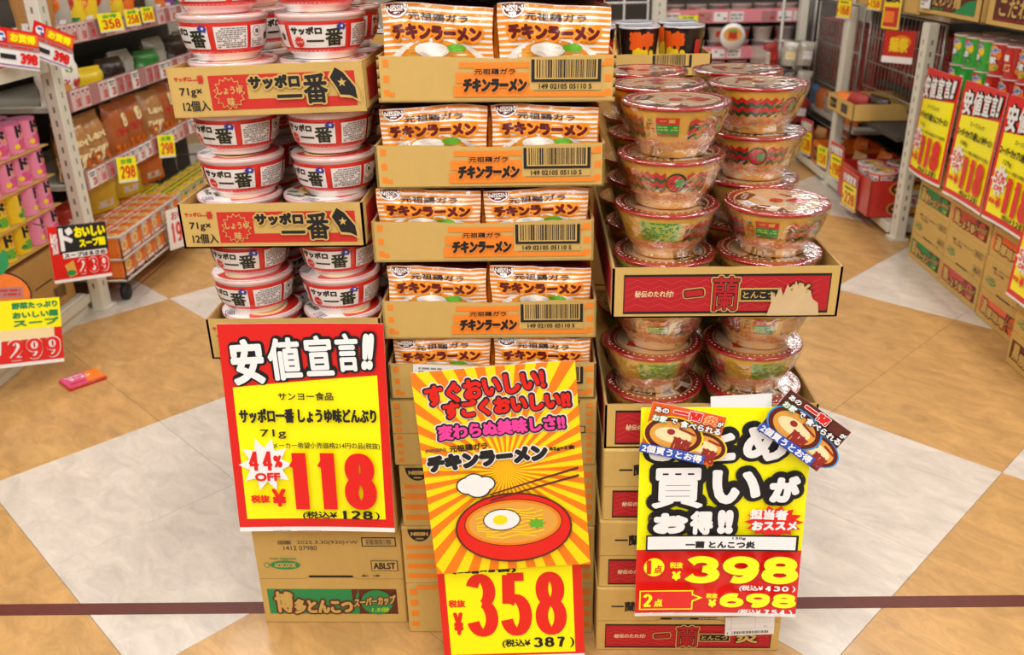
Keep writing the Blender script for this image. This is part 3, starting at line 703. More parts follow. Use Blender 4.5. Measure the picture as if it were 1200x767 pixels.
    for i, (rr, z) in enumerate(pr_):
        for k in range(n):
            a = 2*pi*k/n; wv = .0010*sin(9*a+ph[0]+i)*(1 if 3 < i < 9 else .15) + .0007*sin(17*a+ph[1]-i*2)*(1 if 3 < i < 9 else .1); V.append(((rr+abs(wv)+.0002 if rr else 0)*cos(a), (rr+abs(wv)+.0002 if rr else 0)*sin(a), z))
    f.add(V, [(j*n+k, j*n+(k+1) % n, (j+1)*n+(k+1) % n, (j+1)*n+k) for j in range(len(pr_)-1) for k in range(n)], 'clear_film', True)
    f.build('film', t)
    return t
arr1 = [('l', .085), ('z', .075), ('e', .110), ('n', .075), ('e', .105), ('x', .04)]
gb = Kind(bowl_gold(3, arr1))
CC = 2*pi*.078
def face(u):   # yaw (deg) that turns the print position u (metres from the seam) to the viewer
    return -((u-CC/2)/.078)*180/pi
LAB, EMB, NUT, ZIG = .0425, .215, .312, .130
gx = lambda s, base: base + s*.0934
GG = 'gold tonkotsu noodle bowls of the right stack'
def gput(x, y, z, u, lab): gb.put((x, y, z), (0, 0, radians(face(u))), 'gold noodle bowl, ' + lab, GG)
# lower tray
B2 = .314
for z, nm, rows in ((.4825, 'inside the lower tray', 2), (.4825+IH, 'second layer of lower tray', 2), (.4825+2*IH, 'carrying the upper tray', 2)):
    for row in range(rows):
        for s, sd in ((-1, 'left'), (1, 'right')):
            u = {-1: LAB, 1: LAB-.018}[s] if 'second' in nm else (NUT+.01 if 'carrying' in nm else EMB)
            offx = .003 if 'carrying' in nm else 0
            gput(gx(s, B2)+offx+(-.006 if 'second' in nm else 0), 1.4305+.094+row*.187, z, u + row*.1, (f'{sd} front one ' if row == 0 else f'behind the {sd} front one ') + nm)
# upper tray
z0 = .7515
cfg = [  # x, y, z, print, label
 (-1, 0, 0, ZIG, 'left front inside the upper tray'), (1, 0, 0, EMB, 'right front inside the upper tray'),
 (-1, 0, 1, LAB+.02, 'left front column, first above the upper tray, lime label'), (1, 0, 1, NUT+.03, 'right front, noodle-pictured lid in view, above the upper tray'),
 (-1, 0, 2, EMB, 'left front column, second from top, round emblem in front'), (-1, 0, 3, NUT+.022, 'left front column, topmost with green panel'),
 (-1, 1, 0, EMB, 'second row left inside the upper tray'), (1, 1, 0, EMB, 'second row right inside the upper tray'),
 (-1, 1, 1, ZIG, 'second row left, first above the tray'), (1, 1, 1, LAB, 'second row right, first above the tray'),
 (-1, 1, 2, ZIG, 'second row left, second from top'), (1, 1, 2, EMB+.012, 'second row right, second from top, emblem visible'),
 (-1, 1, 3, EMB, 'second row left topmost, lid with painted pink sheen showing'), (1, 1, 3, EMB-.045, 'second row right topmost, zigzag band and emblem showing'),
 (-1, 2, 3, ZIG, 'back row left topmost'), (1, 2, 3, ZIG, 'back row right topmost'), (-1, 2, 2, ZIG, 'back row left, second from top'), (1, 2, 2, EMB, 'back row right, second from top'),
 (-1, 2, 1, ZIG, 'back row left, first above the tray'), (1, 2, 1, ZIG, 'back row right, first above the tray'), (-1, 2, 0, ZIG, 'back row left inside the upper tray'), (1, 2, 0, ZIG, 'back row right inside the upper tray')]
jx = {(-1, 0, 1): -.001, (-1, 0, 2): .002, (-1, 0, 3): .006, (1, 0, 1): .004, (1, 1, 2): .004, (-1, 2, 3): -.008}
for s, row, ly, u, lab in cfg:
    gput(gx(s, .320)+jx.get((s, row, ly), 0), 1.4215+.094+row*.187, z0+ly*IH, u, lab)

# ============================================================ PRICE CARDS AND POSTERS
def card(name, label, cat, W, H, P, loc, roll=0, lean=0, rz=0, bow=0, group=None, back=True, edge='paper'):
    t = thing(name, label, cat, group=group)
    b, f = card_shape(W, H, bow, edge=edge); b.pr(P, f, W/10 if bow else None); b.build('card', t)
    place_card(t, loc, roll, lean, rz)
    return t
# left
P = pop_price(None, .301, .420, 'サンヨー食品', 'サッポロ一番 しょうゆ味どんぶり', '71g', '44', 'メーカー希望小売価格214円の品(税抜)')
card('price_card', 'large red and yellow price card reading 118 with 44% OFF burst', 'price card', .301, .420, P, (-.582, 1.395, .314), radians(.3), radians(6.5), 0, -.004)
# the card hanging off the left side of the left stack, seen nearly edge on
P = Pr(); P.rect(0, 0, .2, .3, 'red'); P.rect(.012, .03, .188, .24, 'yellow')
card('price_card', 'curled red price card hanging edge-on from the left side of the left stack', 'price card', .20, .30, P, (-.632, 1.72, .30), 0, radians(3), radians(-88), .004)
# centre price card
P = Pr(.0001); W, H = .285, .445; X = lambda u: u*W; Y = lambda v: (1-v)*H
def T(s, u0, v0, u1, v1, m, **k): P.text(s, X(u0), Y(v1), X(u1), Y(v0), m, **k)
P.rect(0, 0, W, H, 'white'); P.rect(0, .015, W, H, 'red'); P.rect(.05*W, .045*H, .935*W, .78*H, 'yellow')
T('(85g×5食)', .10, .505, .55, .535, 'ink', b=.0016)
T('税抜', .06, .665, .18, .705, 'price_red', b=.0009); T('¥', .085, .73, .155, .85, 'price_red', b=.0028)
digits(P, '358', X(.185), Y(.862), X(.885), Y(.535), .0250, .0190, 'price_red', .10)
T('(税込¥', .42, .878, .62, .925, 'ink', b=.0006); digits(P, '387', X(.64), Y(.925), X(.87), Y(.872), .0068, .0042, 'ink', .18); T(')', .90, .875, .93, .93, 'ink', b=.0004)
card('price_card', 'red-bordered yellow price card reading 358, leaning on the centre stack', 'price card', W, H, P, (-.197, 1.37, .003), radians(-2.2), radians(6.5))
# poster with rays over it
P = Pr(.0001); W, H = .300, .418; X = lambda u: u*W; Y = lambda v: (1-v)*H
P.rect(0, 0, W, H, 'poster_orange')
cx, cy = X(.52), Y(.50); n = 36; V = []; F = []
def edgept(a):
    dx, dy = cos(a), sin(a); ts = []
    if dx: ts += [(W-cx)/dx if dx > 0 else -cx/dx]
    if dy: ts += [(H-cy)/dy if dy > 0 else -cy/dy]
    k = min(ts); return (cx+dx*k, cy+dy*k, P.z)
for k in range(n):
    a0 = 2*pi*(k+.04)/n; a1 = 2*pi*(k+.54)/n; o = len(V); V += [(cx, cy, P.z), edgept(a0), edgept(a1)]; F.append((o, o+1, o+2))
P.items.append((V, F, 'poster_yellow')); P._n()
for s, u0, v0, u1, v1, m, r_ in (('すぐおいしい!', .05, .030, .83, .155, 'red', 5), ('すごくおいしい!!', .15, .125, .975, .235, 'red', 1.5), ('変わらぬ美味しさ!!', .10, .235, .93, .335, 'pink', 1.2)):
    T(s, u0, v0, u1, v1, 'white', b=.0062, rot=r_)
for s, u0, v0, u1, v1, m, r_ in (('すぐおいしい!', .05, .030, .83, .155, 'red', 5), ('すごくおいしい!!', .15, .125, .975, .235, 'red', 1.5), ('変わらぬ美味しさ!!', .10, .235, .93, .335, 'pink', 1.2)):
    T(s, u0+.008, v0+.005, u1-.008, v1-.005, 'ink', b=.0050, rot=r_)
for s, u0, v0, u1, v1, m, r_ in (('すぐおいしい!', .05, .030, .83, .155, 'red', 5), ('すごくおいしい!!', .15, .125, .975, .235, 'red', 1.5), ('変わらぬ美味しさ!!', .10, .235, .93, .335, 'pink', 1.2)):
    T(s, u0+.020, v0+.013, u1-.020, v1-.013, m, b=(.0018 if m == 'pink' else .0026), rot=r_)
T('(NISSIN)', .03, .362, .16, .382, 'ink_soft', b=.0003, rot=1); T('元祖鶏ガラ', .18, .352, .42, .385, 'ink', b=.0005, rot=1)
T('チキンラーメン', .03, .385, .79, .468, 'ink', b=.0036, rot=2, edge=[('white', .0024)]); T('85g×5食', .80, .39, .96, .415, 'ink', b=.0006, rot=1)
# steam, bowl, noodles, egg and chopsticks (a plain bowl picture)
for r_, m in ((.0025, 'ink'), (0, 'white')):
    for u, v, q in ((.27, .555, .020), (.33, .57, .022), (.38, .55, .017), (.31, .535, .018)): P.disc(X(u), Y(v), q+r_, m, q*.8+r_)
for e, m in ((.004, 'trim_brown'), (0, 'price_red')): P.disc(X(.53), Y(.78), .108+e, m, .070+e, 40)
for e, m in ((.002, 'trim_brown'), (0, 'poster_orange')): P.disc(X(.53), Y(.755), .092+e, m, .048+e, 40)
P.disc(X(.53), Y(.755), .086, 'noodle', .043, 40)
for k in range(9): P.band([(X(.53)-.07+.016*i, Y(.755)-.028+.007*k+.003*sin(i*1.6+k)) for i in range(9) if ((-.07+.016*i)/.08)**2+((-.028+.007*k)/.04)**2 < 1] or [(X(.5), Y(.75)), (X(.51), Y(.75))], .0022, 'poster_yellow')
for e, m in ((.002, 'ink'), (0, 'white')): P.disc(X(.46), Y(.735), .034+e, m, .021+e)
P.disc(X(.45), Y(.735), .014, 'poster_yellow', .010); P.star(X(.68), Y(.765), .018, 'leaf', 8, .6, .7)
for dy in (0, .012): P.poly([(X(.40), Y(.63)+dy), (X(.97), Y(.53)+dy*1.3), (X(.97), Y(.542)+dy*1.3), (X(.40), Y(.637)+dy)], 'trim_brown')
card('poster', 'orange and yellow ray poster with noodle bowl picture over the 358 card', 'poster', W, H, P, (-.203, 1.383, .221), radians(-4.4), radians(7.0), 0, -.003)
# right price card
P = Pr(.0001); W, H = .311, .436; X = lambda u: u*W; Y = lambda v: (1-v)*H
P.rect(0, 0, W, H, 'white'); P.rect(0, .016*H, W, H, 'red'); P.rect(0, .335*H, W, H, 'yellow')
dl = [(W*(i+.5*(j % 2))/26-.0008, H*(.345+.0245*j)-.0008, W*(i+.5*(j % 2))/26+.0008, H*(.345+.0245*j)+.0008) for i in range(1, 26) for j in range(27)]
P.rects(dl, 'poster_yellow')
big = [('ま', .05, .07, .29, .235), ('と', .32, .09, .56, .235), ('め', .60, .07, .86, .235), ('買', .075, .265, .385, .455), ('い', .43, .275, .72, .435), ('が', .77, .30, .95, .425), ('お', .09, .475, .30, .575), ('得', .31, .465, .45, .58), ('!!', .475, .46, .57, .575)]
for s, u0, v0, u1, v1 in big: T(s, u0-.035, v0-.022, u1+.035, v1+.022, 'ink', b=.0165)
for s, u0, v0, u1, v1 in big: T(s, u0, v0, u1, v1, 'white', b=(.0028 if s in '買得' else .0046))
P.star(X(.81), Y(.515), .055, 'red', 14, .74, .62); T('担当者', .665, .455, .89, .505, 'white', b=.0012, rot=-1); T('おススメ', .68, .51, .95, .555, 'white', b=.0014, rot=1)
P.rect(X(.05), Y(.655), X(.965), Y(.578), 'ink'); P.rect(X(.06), Y(.648), X(.95), Y(.586), 'white'); T('130g', .57, .588, .65, .603, 'ink', b=.0003); T('一蘭 とんこつ炎', .29, .608, .71, .643, 'ink', b=.0009)
P.disc(X(.105), Y(.735), .0195, 'yellow'); digits(P, '1', X(.045), Y(.768), X(.098), Y(.70), .0085, .006, 'red'); T('点', .105, .725, .155, .765, 'red', b=.0006)
T('税抜', .20, .71, .28, .74, 'yellow', b=.0004); T('¥', .215, .755, .27, .80, 'yellow', b=.0018)
digits(P, '398', X(.285), Y(.815), X(.98), Y(.680), .0225, .0140, 'yellow', .07)
T('(税込¥', .63, .823, .775, .853, 'white', b=.0004); digits(P, '430', X(.785), Y(.850), X(.93), Y(.825), .0042, .0024, 'white', .2); T(')', .95, .823, .97, .853, 'white', b=.0004)
P.poly([(X(.02), Y(.945)), (X(.35), Y(.945)), (X(.35), Y(.905)), (X(.41), Y(.885)), (X(.35), Y(.868)), (X(.35), Y(.848)), (X(.02), Y(.848))], 'yellow')
P.poly([(X(.028), Y(.94)), (X(.342), Y(.94)), (X(.342), Y(.90)), (X(.385), Y(.885)), (X(.342), Y(.872)), (X(.342), Y(.853)), (X(.028), Y(.853))], 'red')
digits(P, '2', X(.04), Y(.93), X(.10), Y(.865), .0065, .005, 'yellow'); T('点', .11, .89, .165, .93, 'yellow', b=.0007)
T('税抜', .43, .862, .50, .887, 'yellow', b=.0004); T('¥', .445, .892, .495, .932, 'yellow', b=.0016)
digits(P, '698', X(.515), Y(.932), X(.98), Y(.860), .0145, .0085, 'yellow', .08)
T('(税込¥', .63, .940, .77, .970, 'white', b=.0004); digits(P, '754', X(.785), Y(.967), X(.92), Y(.941), .0042, .0024, 'white', .2); T(')', .94, .940, .96, .970, 'white', b=.0004)
T('1点のお買上げは本体価格', .02, .955, .24, .972, 'white', b=.0001); P.bars(X(.22), .003, X(.34), .0065, 'grey_print'); P.lines(X(.38), .003, X(.55), .0065, 1)
card('price_card', 'red and yellow price card reading 398 and 698 on the right stack', 'price card', W, H, P, (.182, 1.357, .141), radians(.2), radians(7.0), 0, -.003)
def pop(W, H, main, glow, flame):
    P = Pr(.0001); X = lambda u: u*W; Y = lambda v: (1-v)*H
    def T(s, u0, v0, u1, v1, m, **k): P.text(s, X(u0), Y(v1), X(u1), Y(v0), m, **k)
    P.rect(0, 0, W, H, main)
    for c, v, q in ((.80, .66, .34), (.38, .56, .42)):
        P.disc(X(c), Y(v), q*W*.98, glow, q*H*.98*.9); P.disc(X(c), Y(v), q*W*.92, 'maroon', q*H*.92*.9); P.disc(X(c), Y(v), q*W*.76, 'noodle', q*H*.76*.85); P.disc(X(c), Y(v), q*W*.6, 'cream', q*H*.35)
        P.disc(X(c-.04), Y(v-.06), q*W*.13, 'carton_red', q*H*.14); P.text('蘭', X(c+.0), Y(v+.30), X(c+q*.62), Y(v+.02), 'carton_red', b=.0010, rot=-8); P.text('一', X(c+.05), Y(v-.10), X(c+q*.7), Y(v-.14), 'carton_red', b=.0010, rot=-12)
    for s, u0, v0, u1, v1, m, e in (('あの', .05, .06, .24, .17, 'white', 'ink'), ('一', .30, .07, .50, .12, 'red', 'white'), ('蘭', .51, .02, .69, .20, 'red', 'white'), (flame, .72, .03, .90, .21, 'flame' if flame == '炎' else main, 'cream' if flame == '炎' else main), ('が', .90, .10, .98, .20, 'white', 'ink'),
                                 ('お家', .04, .21, .24, .34, 'white', 'green'), ('で', .29, .22, .38, .32, 'white', 'ink'), ('食べられる', .42, .22, .97, .36, 'white', 'ink')):
        T(s, u0, v0, u1, v1, m, b=.0006, edge=[(e, .0012)])
    P.poly([(X(-.02), Y(.80)), (X(.86), Y(.80)), (X(.86), Y(.985)), (X(-.02), Y(.985))], 'blue'); T('2個買うとお得', .01, .815, .83, .97, 'white', b=.0006, edge=[('blue', .0016)])
    return P
card('pop_card', 'orange-red promotional card stuck at the upper left of the 398 card', 'promotional card', .136, .098, pop(.136, .098, 'flame', 'poster_yellow', '炎'), (.181, 1.386, .497), radians(13), radians(8), 0, -.002)
card('pop_card', 'dark promotional card tilted at the upper right of the 398 card', 'promotional card', .140, .094, pop(.140, .094, 'trim_brown', 'sky', '一'), (.388, 1.386, .542), radians(36), radians(8), 0, -.003)
P = Pr(); P.rect(0, 0, .099, .047, 'paper'); P.rects([(.012, .012, .0126, .047), (.06, .018, .0604, .047), (.004, .018, .095, .0184), (.012, .031, .095, .0313)], 'grey_print'); P.bars(.014, .004, .088, .011, 'ink_soft', 4); P.text('1', .004, .004, .0055, .009, 'ink'); P.text('¥1,', .078, .020, .086, .024, 'ink_soft')
card('shelf_slip', 'white paper slip with barcode below the 398 card', 'label', .099, .047, P, (.375, 1.4075, .043), radians(-3), 0)
P = Pr(); P.rect(0, 0, .11, .03, 'white')
card('paper_sheet', 'blank white paper corner behind the top of the 398 card', 'paper', .11, .03, P, (.312, 1.4195, .558), radians(-3), radians(6))
P = Pr(); P.rect(0, 0, .12, .03, 'paper'); P.lines(.01, .006, .11, .026, 3, 'grey_print', 3, .5)
card('paper_sheet', 'white slip taped to the lowest centre tray above the ray poster', 'paper', .12, .03, P, (-.235, 1.457, .610), radians(3), 0)
# litter on the floor
P = Pr(.0002); P.rect(-.062, -.045, .062, .045, 'bag_rose'); P.poly([(0, -.045), (.062, -.045), (.062, .045), (.02, .045)], 'bag_orange'); P.text('ラーメン', -.04, .0, .03, .02, 'white', b=.001); P.rect(-.05, -.03, .0, -.018, 'bag_red'); P.lines(-.05, .024, .01, .036, 2, 'white')
b = MB(); b.cbox(-.064, .064, -.047, .047, 0, .012, 'bag_red', .004); b.pr(P, lambda x, y, z: (x, y, .012+z))
o = b.build('snack_packet', None, (-1.565, 2.655, .0012), radians(48)); tag(o, 'small pink and orange packet dropped on the brown floor tiles', 'packet')

# ============================================================ DISPLAY CONTINUING BEHIND THE STACKS
def simple_cup(name, r0, r1, H, body, lidm, P=None, rim=None):
    """paper noodle cup: body with rolled rim, print around it, peel lid"""
    t = thing(name, '', 'noodle cup')
    prof = [(r0, 0), (r0+.001, .004), (r1*.985, H-.006), (r1, H-.005), (r1+.0015, H-.002), (r1, H)]
    b = MB(); b.lathe(prof, [body]*3+[rim or lidm]*2, 28, True, False)
    if P: b.pr(P, lambda x, y, z: ((ip(prof, y)+.0004+z)*sin(x/r1), -(ip(prof, y)+.0004+z)*cos(x/r1), y), .012)
    b.build('cup', t)
    MB().lathe([(0, H+.0004), (r1*.8, H+.0004), (r1+.0005, H+.0008)], lidm, 28, False, False).build('lid', t)
    return t
G = 'closed cartons behind the stacks'
bk = Kind(carton('noodle_carton', '', G, .33, .42, .262, None, None, 'kraft_dark'))
for i, cx_ in enumerate((.245, -.10, -.445)):
    for j in range(4): bk.put((cx_, 2.16, j*.2625), (0, 0, 0), f'plain carton behind the {("right", "centre", "left")[i]} stack, {("on the floor", "second from floor", "third from floor", "topmost")[j]}')
bt2 = open_tray(.33, .42, .052)
P = Pr(); t_, r_ = at(P, .33, .052); r_(.58, .40, .86, .95, 'ink'); r_(.60, .48, .84, 1.0, 'kraft'); P.bars(.034, .026, .105, .05, 'ink', 3); r_(.02, .72, .22, .82, 'ink'); r_(.02, .16, .22, .26, 'ink'); t_('12個', .03, .4, .12, .62, 'ink_soft'); r_(.60, .22, .82, .3, 'ink_soft')
bt2.pr(P, FRONT); tk = Kind(tag(bt2.build('cardboard_tray'), '', 'tray', 'trays behind the stacks'))
P = Pr(.0003)
for s_ in (-1, 1):
    o = s_*.08; P.disc(o, .055, .05, 'cup_black', .05); P.text('激辛', o-.035, .055, o+.03, .098, 'flame', b=.004); P.text('辛い', o-.028, .020, o+.035, .062, 'bag_yellow', b=.005); P.text('麺', o+.055, .04, o+.075, .08, 'cup_red', b=.002)
bc = Kind(simple_cup('noodle_cup', .037, .0485, .108, 'cup_black', 'cup_lid', P))
for i, cx_ in enumerate((.245, -.10, -.445)):
    nm = ("right", "centre", "left")[i]
    tk.put((cx_, 2.16, 1.051), (0, 0, 0), f'low cardboard tray of black noodle cups behind the {nm} stack')
    for row in range(2):
        for q in range(3):
            bc.put((cx_-.106+.106*q, 2.222+row*.12, 1.0545), (0, 0, radians(90+(-14, 10, -35)[q])), f'black noodle cup with orange lettering, {("left", "middle", "right")[q]} of {("front", "rear")[row]} row, tray behind {nm} stack', 'black noodle cups behind the stacks')

# ============================================================ SHELVING
def upright(x, y, h, label, wx=.05, wy=.07, side=1, slots=True):
    """perforated steel post with a foot; slots on the aisle face"""
    t = thing('shelf_upright', label, 'shelf post', (x, y, 0), group='perforated shelf posts')
    MB().cbox(-wx/2, wx/2, -wy/2, wy/2, .012, h, 'shelf_white', .004).build('post', t)
    b = MB(); z = .1; L = []
    while z < h-.05:
        L.append(z); z += .05
    for z in L:
        b.box(side*wx/2-.0008 if side > 0 else -wx/2-.0008, side*wx/2+.0008 if side > 0 else -wx/2+.0008, -.004, .004, z, z+.022, 'shelf_slot')
        b.box(-.004, .004, -wy/2-.0008, -wy/2+.0008, z, z+.022, 'shelf_slot')
    if slots: b.build('slot_row', t)['kind'] = 'stuff'
    MB().box(-.04, .04, -wy/2-.006, wy/2+.006, 0, .012, 'shelf_white').build('foot', t)
    return t
def shelf(label, x0, x1, y0, y1, z, aisle, lip=.035, tags=0, seed=1, group=None, rail='tag_pink', lean=.0):
    """steel shelf board, front price rail and the tags in it. aisle=+1 looks to +x, -1 looks to -x"""
    t = thing('store_shelf', label, 'shelf', group=group)
    MB().cbox(x0, x1, y0, y1, z, z+.022, 'dark_panel' if 'inner' in label else 'shelf_white', .003).build('board', t)  # inner boards and rails take the dark material to imitate shade inside the bay
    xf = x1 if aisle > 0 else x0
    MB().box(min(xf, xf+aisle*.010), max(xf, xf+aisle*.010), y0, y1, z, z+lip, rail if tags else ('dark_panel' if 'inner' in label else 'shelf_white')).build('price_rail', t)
    if tags:
        r = random.Random(seed); ms = []
        for q in range(3):
            P = Pr(.0003); P.rect(-.033, .004, .033, lip-.006, ('tag_pink', 'paper', 'lid_pink')[q]); P.text(('198', '228', '158')[q], -.005, .010, .028, lip*.55, 'bag_red', b=.0015); P.lines(-.028, lip*.6, .026, lip-.010, 2, 'ink_soft' if q else 'bag_red', q, .6)
            b = MB().box(-.034, .034, -.001, .001, .003, lip-.004, 'white'); b.pr(P, lambda x, y, z: (x, -.001-z, y)); ms.append(b.mesh('price_tag'))
        y = y0+.05
        while y < y1-.04:
            if r.random() < .85: ob('price_tag', ms[r.randrange(3)], t, (xf+aisle*.0115, y, z+.001), radians(90*aisle))
            y += .078
    return t
def bag(name, label, cat, W, H, D, m, P=None, group=None, seed=1, topm=None):
    """soft pillow bag standing on its base, with crimped top seam"""
    t = thing(name, label, cat, group=group); r = random.Random(seed); p = [r.uniform(0, 6) for _ in range(4)]
    def half(x, y, sg, z=0):
        u = 2*x/W; v = 2*y/H-1
        th = D/2*max(0, 1-abs(u)**3)**.6*max(0, 1-max(v, -.4)**4 if v > 0 else 1)*(1 if v > -.8 else .85)
        wr = .06*D*sin(30*x/W*.8+8*y/H+p[0])*sin(14*y/H+p[1])
        return (x*(1+.04*sin(3*y/H*pi+p[2])), sg*(th+wr+z), y)
    b = MB(); n, m_ = 12, 12
    for sg in (-1, 1):
        V = [half(-W/2+W*i/n, H*j/m_, sg) for j in range(m_+1) for i in range(n+1)]
        b.add(V, [(j*(n+1)+i, j*(n+1)+i+1, (j+1)*(n+1)+i+1, (j+1)*(n+1)+i) for j in range(m_) for i in range(n)], m, True)
    if P: b.pr(P, lambda x, y, z: half(x, y, -1, z+.0006), W/8)
    b.build('bag', t)
    MB().box(-W/2, W/2, -.0012, .0012, H-.012, H+.004, topm or m).build('top_seam', t)
    return t

# ------------------------------------------------------------ left shelving, near bay
struct(MB().box(-2.36, -2.33, .9, 5.8, 0, 1.7, 'dark_panel').build('trim_3'))
G1 = 'shelves of the left fixture'
upright(-1.80, 3.318, 1.62, 'tall off-white perforated post between the two left bays', side=1)
t = thing('base_deck', 'off-white base deck carrying brown cartons at the left edge', 'shelf')
MB().cbox(-2.32, -1.835, 2.0, 3.28, .0, .082, 'shelf_white', .004).build('deck', t); MB().box(-1.834, -1.822, 2.0, 3.28, .045, .078, 'shelf_white').build('kick_strip', t)
shelf('upper off-white shelf of the near left bay, over the pink cups', -2.30, -1.79, 2.2, 3.27, .950, 1, .045, group=G1)
dcart = Kind(carton('snack_carton', '', 'brown cartons on the left deck', .40, .42, .235, None, (lambda P: (P.text('ラーメン', -.15, .03, .02, .075, 'ink', b=.001), P.bars(.05, .03, .14, .08, 'ink'), P)[-1])(Pr()), 'kraft_dark'))
dcart.put((-1.865, 3.06, .083), (0, 0, radians(90)), 'brown carton on the left deck beside the post, under the pink cups')
dcart.put((-1.865, 2.645, .083), (0, 0, radians(90)), 'brown carton on the left deck behind the 299 card')
def pink_print(yel):
    P = Pr(.0001)
    for o in (-.068, .068):
        P.text('ド', o-.020, .056, o+.018, .099, 'ink', b=.0032); P.rect(o+.004, .056, o+.02, .070, 'noodle'); P.text('あ', o-.02, .012, o+.02, .050, 'bag_rose' if not yel else 'leaf', b=.003)
        P.lines(o+.028, .02, o+.052, .1, 6, 'bag_rose' if not yel else 'bag_orange', 3, .7); P.disc(o-.024, .026, .011, 'bag_yellow' if not yel else 'bag_green', .009)
    return P
pc = Kind(simple_cup('snack_cup', .0460, .0485, .105, 'bag_pink', 'bag_pink', pink_print(0), 'bag_rose')); oc = Kind(simple_cup('snack_cup', .0460, .0485, .105, 'bag_yellow', 'bag_orange', pink_print(1), 'bag_orange'))
tier = [(.350, 'bottom'), (.4635, 'second'), (.577, 'third'), (.6905, 'top')]
for k, (z, nm) in enumerate(tier):
    s = MB().box(-2.24, -1.845, 2.3, 3.27, z-.0055, z-.0015, 'kraft').build('cardboard_sheet'); tag(s, f'thin cardboard sheet under the {nm} tier of pink cups', 'cardboard sheet', 'sheets between the pink cups')
    for q in range(8):
        y = 3.212-.101*q
        kd = oc if (k < 2 and q >= 2) else pc
        colr = 'yellow and orange' if kd is oc else 'pink'
        for row in range(2 if q < 3 else 1):
            place = ('first', 'second', 'third', 'fourth', 'fifth', 'sixth', 'seventh', 'eighth')[q]
            kd.put((-1.897-row*.100, y, z), (0, 0, radians(90+random.choice((78, 100, -80, -95)))), f'{colr} snack cup, {nm} tier, {place} from the left post' + (', behind another' if row else ''), 'snack cups stacked by the left post')
# goods on the upper shelf
rp = Pr(.0004); rp.text('辛', -.03, .06, .03, .12, 'bag_yellow', b=.004); rp.rect(-.07, .02, .07, .045, 'white'); rp.disc(.0, .15, .03, 'bag_orange')
rb = bag('snack_bag', '', 'snack bag', .16, .19, .07, 'bag_red', rp, 'red bags on the near left shelf'); rk = Kind(rb)
for q in range(4): rk.put((-1.92, 3.10-.17*q, .974), (0, 0, radians(88)), f'red snack bag on the near left shelf, {("first", "second", "third", "fourth")[q]} from the post')
b = MB().cbox(-.018, .018, -.45, .45, 0, .03, 'bag_red', .006).build('snack_pack', None, (-1.815, 2.8, .973)); tag(b, 'long flat red packets along the near left shelf front', 'packet')
def small_card(label, W, H, P, loc, roll, lean, rz, cat='price card', name='price_card', group=None):
    return card(name, label, cat, W, H, P, loc, radians(roll), radians(lean), radians(rz), 0, group)
def card398():
    P = Pr(.0004); W, H = .155, .125; P.rect(0, 0, W, H, 'white'); P.rect(0, H*.60, W, H, 'red'); P.rect(W*.30, H*.64, W*.98, H*.93, 'bag_orange'); P.text('お買得', W*.36, H*.67, W*.92, H*.90, 'yellow', b=.002)
    P.disc(W*.16, H*.78, W*.10, 'white'); P.lines(W*.1, H*.66, W*.25, H*.88, 2, 'blue'); P.rect(0, H*.48, W, H*.60, 'tag_pink'); P.lines(W*.05, H*.5, W*.9, H*.58, 1, 'red', 3); P.text('398', W*.56, H*.13, W*.95, H*.42, 'price_red', b=.0028); P.rect(W*.12, H*.22, W*.46, H*.34, 'ink'); P.rect(0, H*.05, W, H*.08, 'purple')
    return P
G3 = 'small cards on the near left shelf'
small_card('white and orange card reading 398, left of two above the pink cups', .155, .125, card398(), (-1.77, 2.93, 1.015), 14, 4, 62, group=G3)
small_card('white and orange card reading 398, right of two, touching the left post', .155, .125, card398(), (-1.755, 3.115, 1.025), 26, 4, 62, group=G3)
P = Pr(.0004); W, H = .20, .205; P.rect(0, 0, W, H, 'white'); P.rect(0, .012, W, H, 'red'); P.rect(W*.16, H*.50, W, H, 'ink'); P.text('ド', W*.18, H*.55, W*.42, H*.96, 'white', b=.004); P.text('おいしい', W*.44, H*.76, W*.98, H*.96, 'yellow', b=.0025); P.text('スープ麺', W*.50, H*.58, W*.96, H*.74, 'yellow', b=.002)
P.rect(W*.20, H*.42, W*.96, H*.52, 'white'); P.text('スープはるさめ', W*.22, H*.43, W*.94, H*.51, 'ink', b=.001); P.poly([(W*.2, H*.3), (W*.36, H*.38), (W*.40, H*.12), (W*.26, H*.08)], 'noodle'); P.disc(W*.30, H*.16, .016, 'green', .01)
P.text('今だけ', W*.02, H*.5, W*.14, H*.9, 'white', b=.001); digits(P, '239', W*.42, H*.11, W*.97, H*.40, .0165, .012, 'white'); digits(P, '239', W*.43, H*.12, W*.96, H*.39, .010, .007, 'price_red')
small_card('black and red card reading 239 in front of the pink cups', W, H, P, (-1.742, 2.925, .255), 6, 6, 45)
MB().rod((.05, 0.001, .19), (.0, .153, .203), .003, 'steel', 5).build('support_arm', bpy.data.objects['price_card.006'])
P = Pr(.0004); W, H = .235, .22; P.rect(0, 0, W, H, 'white'); P.rect(0, .012, W, H, 'red'); P.rect(W*.08, H*.55, W, H, 'yellow')
for k, v in enumerate((.86, .72, .60)): P.text(('野菜たっぷり', 'おいしい麺', 'スープ')[k], W*.40, H*v-.0, W*.97, H*(v+.105), 'green', b=.0016)
P.rect(W*.08, H*.40, W*.9, H*.56, 'cream'); P.poly([(0, H*.12), (W*.22, H*.2), (W*.24, H*.44), (0, H*.36)], 'white'); P.lines(.005, H*.18, W*.2, H*.36, 4, 'ink', 2, .8)
digits(P, '299', W*.30, H*.09, W*.97, H*.42, .021, .014, 'white'); digits(P, '299', W*.31, H*.10, W*.96, H*.41, .013, .009, 'price_red')
small_card('red and yellow card reading 299 at the left edge', W, H, P, (-1.79, 2.50, .12), 9, 8, 38)
